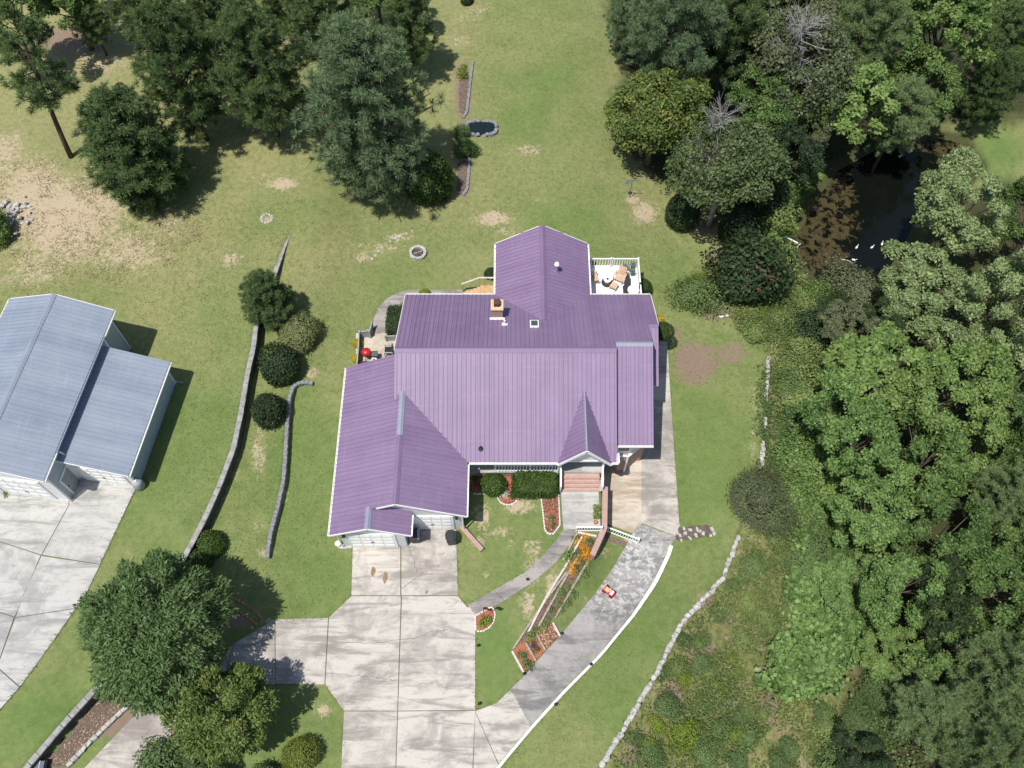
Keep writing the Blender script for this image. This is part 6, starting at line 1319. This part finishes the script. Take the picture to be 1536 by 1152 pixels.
ground_put('hedge2', 595, 482, 1.0, 'dark clipped hedge beside the curved back walk', 'hedge', lift=.7, rot=0.); ground_put('ball2', 636, 441, .55, 'small yellow green bush behind the rear eave', 'shrub', mat=L_lime, lift=.3); ground_put('ball2', 737, 414, .6, 'small dark bush at the new pine steps', 'shrub', mat=L_dark)
ground_put('ball2', 964, 429, .85, 'green bush beside the white deck', 'shrub', lift=.5, mat=L_holly); ground_put('ball2', 985, 483, .75, 'yellow leaved bush at the east end of the house', 'shrub', mat=L_yel, lift=.4)
t = ground_put('ball', 991, 502, .7, 'small round topped tree on a thin stem beside the east walk', 'tree', mat=L_holly, lift=2.2)
p = wl(t)
for ch_ in t.children: ch_.location = (0, 0, 2.2/.7)
MB().tube([(p.x,p.y,p.z),(p.x+.03,p.y,p.z+2.4)],[.05,.04],6).build('stem', barkb, t).scale = (1/.7,)*3
ground_put('ball2', 536, 515, .45, 'yellow bush outside the patio fence', 'shrub', mat=L_yel, lift=.2); ground_put('ball2', 534, 538, .42, 'smaller yellow bush outside the patio fence by the garage', 'shrub', mat=L_yel, lift=.2)
ground_put('loose', -8, 345, .9, 'bright green bush beside the rubble heap', 'shrub', mat=L_tulip, lift=.8); ground_put('ball2', 700, 4, .7, 'dark bush with bare stems on the far back lawn', 'shrub', mat=L_dark)
ground_put('loose', 255, 1160, .9, 'green shrub at the edge of the parking pad', 'shrub', mat=L_ever); ground_put('loose', 410, 1170, .6, 'low shrub beside the round speckled shrub', 'shrub', mat=L_ever)
# flowers
FG = 'marigolds in the terraced bed'
for k, (a, b, s_) in enumerate([(866,812,1.2),(878,806,1.1),(883,810,.8),(873,824,1.3),(880,829,1.3),(877,834,1.2),(864,844,1.2),(858,852,1.2),(857,858,.9)]): ground_put('mari', a, b, s_*.5, 'orange marigold clump in the terraced flower bed', 'marigold', FG, None, 1.0)
for k, (a, b) in enumerate([(866,832),(862,812),(880,816),(870,846),(860,855)]): ground_put('small', a+3, b-3, .7, 'dark foliage tuft among the marigolds', 'plant', 'foliage among the marigolds', L_weedd)
for a, b, s_, mt, lb in [(853,835,1.5,L_tulip,'leafy green plant between the timbers of the terraced bed'),(784,984,1.0,L_weedd,'green seedling with white flowers in the first compartment'),(791,997,1.2,L_weedd,'dark green seedling in the first compartment'),(800,968,.8,L_purple,'purple flower in the second compartment'),(805,975,.8,L_weedd,'small dull green plant in the second compartment'),(755,742,1.0,L_white,'white flowering plant in the bulge of the porch bed'),(769,745,1.0,L_box,'green plant in the bulge of the porch bed'),(828,778,.8,L_weedd,'sparse low plant in the narrow mulch bed'),(829,790,.7,L_weedd,'tiny plant at the end of the narrow mulch bed'),(731,932,1.2,L_lime,'yellow green plant in the flag pole bed'),(722,937,.9,L_lime,'smaller yellow green plant in the flag pole bed'),(712,716,.8,L_weedd,'small plant in the shade by the garage wall')]: ground_put('small', a, b, s_*.75, lb, 'plant', None, mt)
for k, (a, b) in enumerate([(868,865),(862,875),(850,880),(858,890),(845,895),(850,905),(838,905),(842,915),(832,920),(825,915),(880,848),(875,858),(822,930),(815,940),(800,945),(790,965),(796,955),(828,900),(840,888)]): ground_put('small', a, b, random.uniform(.45,1.0), 'weedy green plant in the terraced bed', 'plant', 'weeds in the terraced bed', L_weed if k % 3 else L_tulip, .8)
for pt, mt in zip(pots[:2], (L_weed, L_lime)):
    p = wl(pt); V, F, _ = broad_crown(5, .24, .2, 12, 160, .12, low=0); link('plant', npmesh('potted', V + np.array([0,0,.42]), F), mt, pt)
# deck planters
for a, b, lb in ((939,401,'blue green potted plant at the deck railing'),(949,398,'blue green potted plant in the deck corner'),(949,408,'small blue green potted plant beside the deck railing')):
    p = at(a, b, dz+.4); t = thing('deck_planter', lb, 'planter', (p[0],p[1],dz+.003)); q = wl(t); MB().lathe([(.1,0),(.15,.28),(.16,.3),(.02,.29)],12,q).build('pot', gm, t); V, F, _ = broad_crown(int(a+b), .22, .2, 12, 220, .12, low=0); link('plant', npmesh('potted', V + np.array([0,0,.45]), F), leafmat('blue_green%d%d' % (a, b), (.10,.17,.13), (.26,.36,.30)), t)
# yellow fern-like plant on the bank
yp = ground_put('spiky', 1022, 1100, .55, 'yellow green feathery plant on the lower bank', 'plant', mat=L_lime)
ground_put('spiky', 1100, 1105, .35, 'olive feathery plant on the lower bank', 'plant', mat=L_lime); ground_put('spiky', 1180, 975, .5, 'pale feathery tuft at the vine edge', 'plant', mat=L_lime)
link('stems', wd_mb.mesh('weed', wl(t_weed)), L_weed, t_weed)
# ------------------------------------------------------------------ ground cover that nobody could count
def scatter(name, label, cat, poly, n, mat, leaf, hgt, asp, seed, bumps=0.0, clump=0.0, up=.6, zoff=0.0, stand=False, dens=None):
    r = np.random.default_rng(seed); P = np.array([U(a, b)[:2] for a, b in poly]); lo_, hi_ = P.min(0)-.3, P.max(0)+.3
    q = r.uniform(lo_, hi_, (int(n*4), 2)); q = q[sdpoly(q[:,0], q[:,1], P) < r.normal(0, .35, len(q))]
    if clump: k = vnoise(q[:,0], q[:,1], clump, seed) * .7 + vnoise(q[:,0], q[:,1], clump*.4, seed+1) * .3; q = q[k > .5 + r.normal(0, .06, len(q))]
    q = q[:n]; z = h(q[:,0], q[:,1]); b_ = bumps*(.65*vnoise(q[:,0], q[:,1], 1.6, seed+5) + .35*vnoise(q[:,0], q[:,1], .7, seed+6)); e = .15
    if bumps:
        f = lambda x, y: bumps*(.65*vnoise(x, y, 1.6, seed+5) + .35*vnoise(x, y, .7, seed+6)); gx_ = (f(q[:,0]+e, q[:,1]) - b_)/e; gy_ = (f(q[:,0], q[:,1]+e) - b_)/e
        N = unit(np.stack([-gx_, -gy_, np.ones(len(q))], -1))
    else: N = np.tile([0, 0, 1.], (len(q), 1))
    P3 = np.stack([q[:,0], q[:,1], z + b_ + r.uniform(0, hgt, len(q)) + zoff], -1)
    if stand: N = rdir(len(q), r)*np.array([1,1,.25]); D = np.tile([0, 0, 1.], (len(q), 1)); P3[:,2] -= hgt*.6; V, F = leaf_quads(P3, N, leaf, r, asp, .2, D, .55)
    else: V, F = leaf_quads(P3, N, leaf, r, asp, up)
    o = link(name, npmesh(name, V, F), mat); tag(o, label, cat, kind='stuff'); return o
VINE = [(1215,690),(1180,760),(1195,850),(1175,900),(1195,930),(1150,985),(1140,1030),(1180,1050),(1240,1045),(1260,1000),(1310,960),(1320,900),(1300,820),(1290,740),(1260,700)]
scatter('vine_cover', 'bright green vine blanket covering the slope below the bank', 'vines', VINE, 12500, L_vine, .30, .3, .85, 101, 2.0, up=.6)
BANK = [(1150,530),(1148,700),(1140,790),(1110,850),(1050,920),(1020,960),(960,1080),(905,1160),(1260,1160),(1250,1060),(1150,1000),(1190,900),(1200,700),(1230,600),(1200,480),(1150,420),(1100,400),(1090,470)]
scatter('bank_weeds', 'mixed green weeds covering the wild bank', 'weeds', BANK, 20000, L_weed, .22, .3, .3, 102, .45, 2.2, up=1.0); scatter('bank_weeds', 'darker green weeds in patches on the wild bank', 'weeds', BANK, 16000, L_weedd, .24, .35, .26, 103, .5, 1.9, up=1.0); scatter('bank_grass', 'dry straw coloured grass scattered over the wild bank', 'grass', BANK, 9000, L_dry, .3, .15, .1, 104, .2, .9, stand=True)
PB_ = [(1160,330),(1200,240),(1240,300),(1200,340),(1190,400),(1230,450),(1300,445),(1330,500),(1210,520),(1130,480),(1130,400)]
scatter('shore_plants', 'green water edge plants around the pond shore', 'plants', [(1150,380),(1180,350),(1190,400),(1215,440),(1255,455),(1290,445),(1290,480),(1210,500),(1150,440)], 7000, L_weed, .26, .3, .4, 105, .5, 1.1, up=.7)
scatter('shore_plants', 'leafy plants on the west bank of the pond', 'plants', [(1130,330),(1180,250),(1205,270),(1190,310),(1178,350),(1155,380)], 6000, L_tulip, .26, .4, .5, 106, .9, up=.7)
FP = [(930,100),(1000,290),(1150,340),(1250,240),(1330,205),(1380,170),(1530,150),(1530,-20),(930,-20)]
scatter('wood_undergrowth', 'dark undergrowth on the floor of the wood', 'undergrowth', FP, 22000, L_dark, .2, .5, .6, 107, .8, 2.2, up=.8)
EP = [(1300,460),(1230,560),(1240,700),(1300,800),(1320,960),(1270,1060),(1300,1160),(1640,1160),(1640,300),(1450,330)]
scatter('wood_undergrowth', 'dark undergrowth below the broad trees', 'undergrowth', EP, 22000, L_weedd, .2, .6, .6, 108, 1.0, 2.0, up=.8)
LAWN = [(0,380),(260,330),(440,290),(640,330),(700,300),(700,0),(900,0),(920,240),(1060,360),(1090,430),(1140,540),(1130,750),(1030,900),(890,1150),(760,1150),(1000,830),(1000,520),(960,400),(760,340),(620,430),(480,580),(500,800),(520,900),(430,920),(350,870),(270,790),(210,740),(280,540),(170,450)]
scatter('lawn_tussocks', 'straw coloured grass flecks through the lawn', 'grass', LAWN, 15000, L_dry, .10, .03, .35, 109, 0, 0, up=.5, zoff=.03); scatter('lawn_tussocks', 'green grass tufts through the lawn', 'grass', LAWN, 22000, L_weed, .12, .03, .35, 110, 0, 0, up=.5, zoff=.03)
SAND = [(0,230),(120,240),(260,300),(330,370),(200,420),(20,440),(-30,330)]
scatter('sand_tufts', 'sparse pale grass tufts on the sandy ground', 'grass', SAND, 5000, L_dry, .16, .04, .3, 111, 0, .8, up=.5, zoff=.03)
PN = [(0,100),(80,90),(200,60),(400,100),(560,290),(450,200),(300,230),(100,200)]
scatter('wall_weeds', 'green weeds growing over the broken east stone wall', 'weeds', [(1140,560),(1160,560),(1158,690),(1138,700)], 1800, L_weedd, .2, .25, .4, 112, .2, .6, up=.8)
BG_ = 'small wild plants on the bank'; rb_ = np.random.default_rng(5); bp_ = np.array(BANK, float)
for k in range(240):
    a, b = rb_.uniform(900, 1260), rb_.uniform(430, 1150)
    if sdpoly(np.array([a]), np.array([b]), bp_)[0] > -14: continue
    kk = rb_.integers(0, 6); ky, mt, lb = [('loose2', L_weed, 'low bushy pale green wild plant on the bank'), ('loose', L_weedd, 'low bushy dark green wild plant on the bank'), ('spiky', L_weedd, 'spiky dark green wild plant on the bank'), ('spiky', L_weed, 'spiky pale green wild plant on the bank'), ('loose2', L_tulip, 'low leafy bright green wild plant on the bank'), ('spiky', L_lime, 'spiky yellow green wild plant on the bank')][kk]
    ground_put(ky, a, b, rb_.uniform(.22, .58) * (.6 if kk == 5 else 1), lb, 'wild plant', BG_, mt, .8)
# grass creeping over the slab edges
def edge_grass(label, lines, per=26, seed=1, z=.03):
    r = np.random.default_rng(seed); Ps = []
    for L in lines:
        P = densify([U(a, b)[:2] for a, b in L], .1); n = int(len(P)*.1*per); i = r.integers(0, len(P)-1, n); u = r.random((n, 1))
        k = vnoise(P[i][:,0], P[i][:,1], .6, seed+3); Ps.append((P[i] + (P[np.minimum(i+1, len(P)-1)] - P[i])*u + r.normal(0, .05, (n, 2)))[k > .32])
    q = np.vstack(Ps); P3 = np.stack([q[:,0], q[:,1], h(q[:,0], q[:,1]) + z + r.uniform(0, .03, len(q))], -1)
    V, F = leaf_quads(P3, np.tile([0,0,1.], (len(q),1)), .13, r, .3, .5); tag(link('edge_grass', npmesh('edge_grass', V, F), L_weed), label, 'grass', kind='stuff')
edge_grass('ragged grass along the edges of the main drive', [[(529,819),(527,893),(493,926)],[(687,820),(687,893),(701,911)],[(413,928),(492,926)],[(488,1028),(413,1027)],[(488,1028),(516,1066),(511,1150)],[(713,945),(713,1064)]], seed=1)
edge_grass('ragged grass along the edges of the front walk', [[(702,908),(740,886),(785,860),(815,833),(838,806)],[(751,905),(800,873),(833,845),(857,815)]], seed=2)
edge_grass('ragged grass along the side drive and carport pad', [[(713,1066),(745,1054),(788,1012)],[(838,956),(893,890),(921,850),(946,806)],[(1001,512),(1006,600),(1013,700),(1019,787)],[(754,1149),(800,1094),(851,1038),(905,983),(953,925),(987,872),(1008,830)]], seed=3)
edge_grass('ragged grass along the barn apron edge', [[(204,731),(150,846),(128,893),(114,912),(70,975),(30,1030),(0,1064)]], seed=4, per=34)
edge_grass('ragged grass at the foot of the house and barn walls', [[(527,820),(512,818)],[(560,500),(560,480),(566,464),(578,450),(594,440),(612,435)],[(266,575),(212,725)]], seed=5)
bpy.context.view_layer.update()
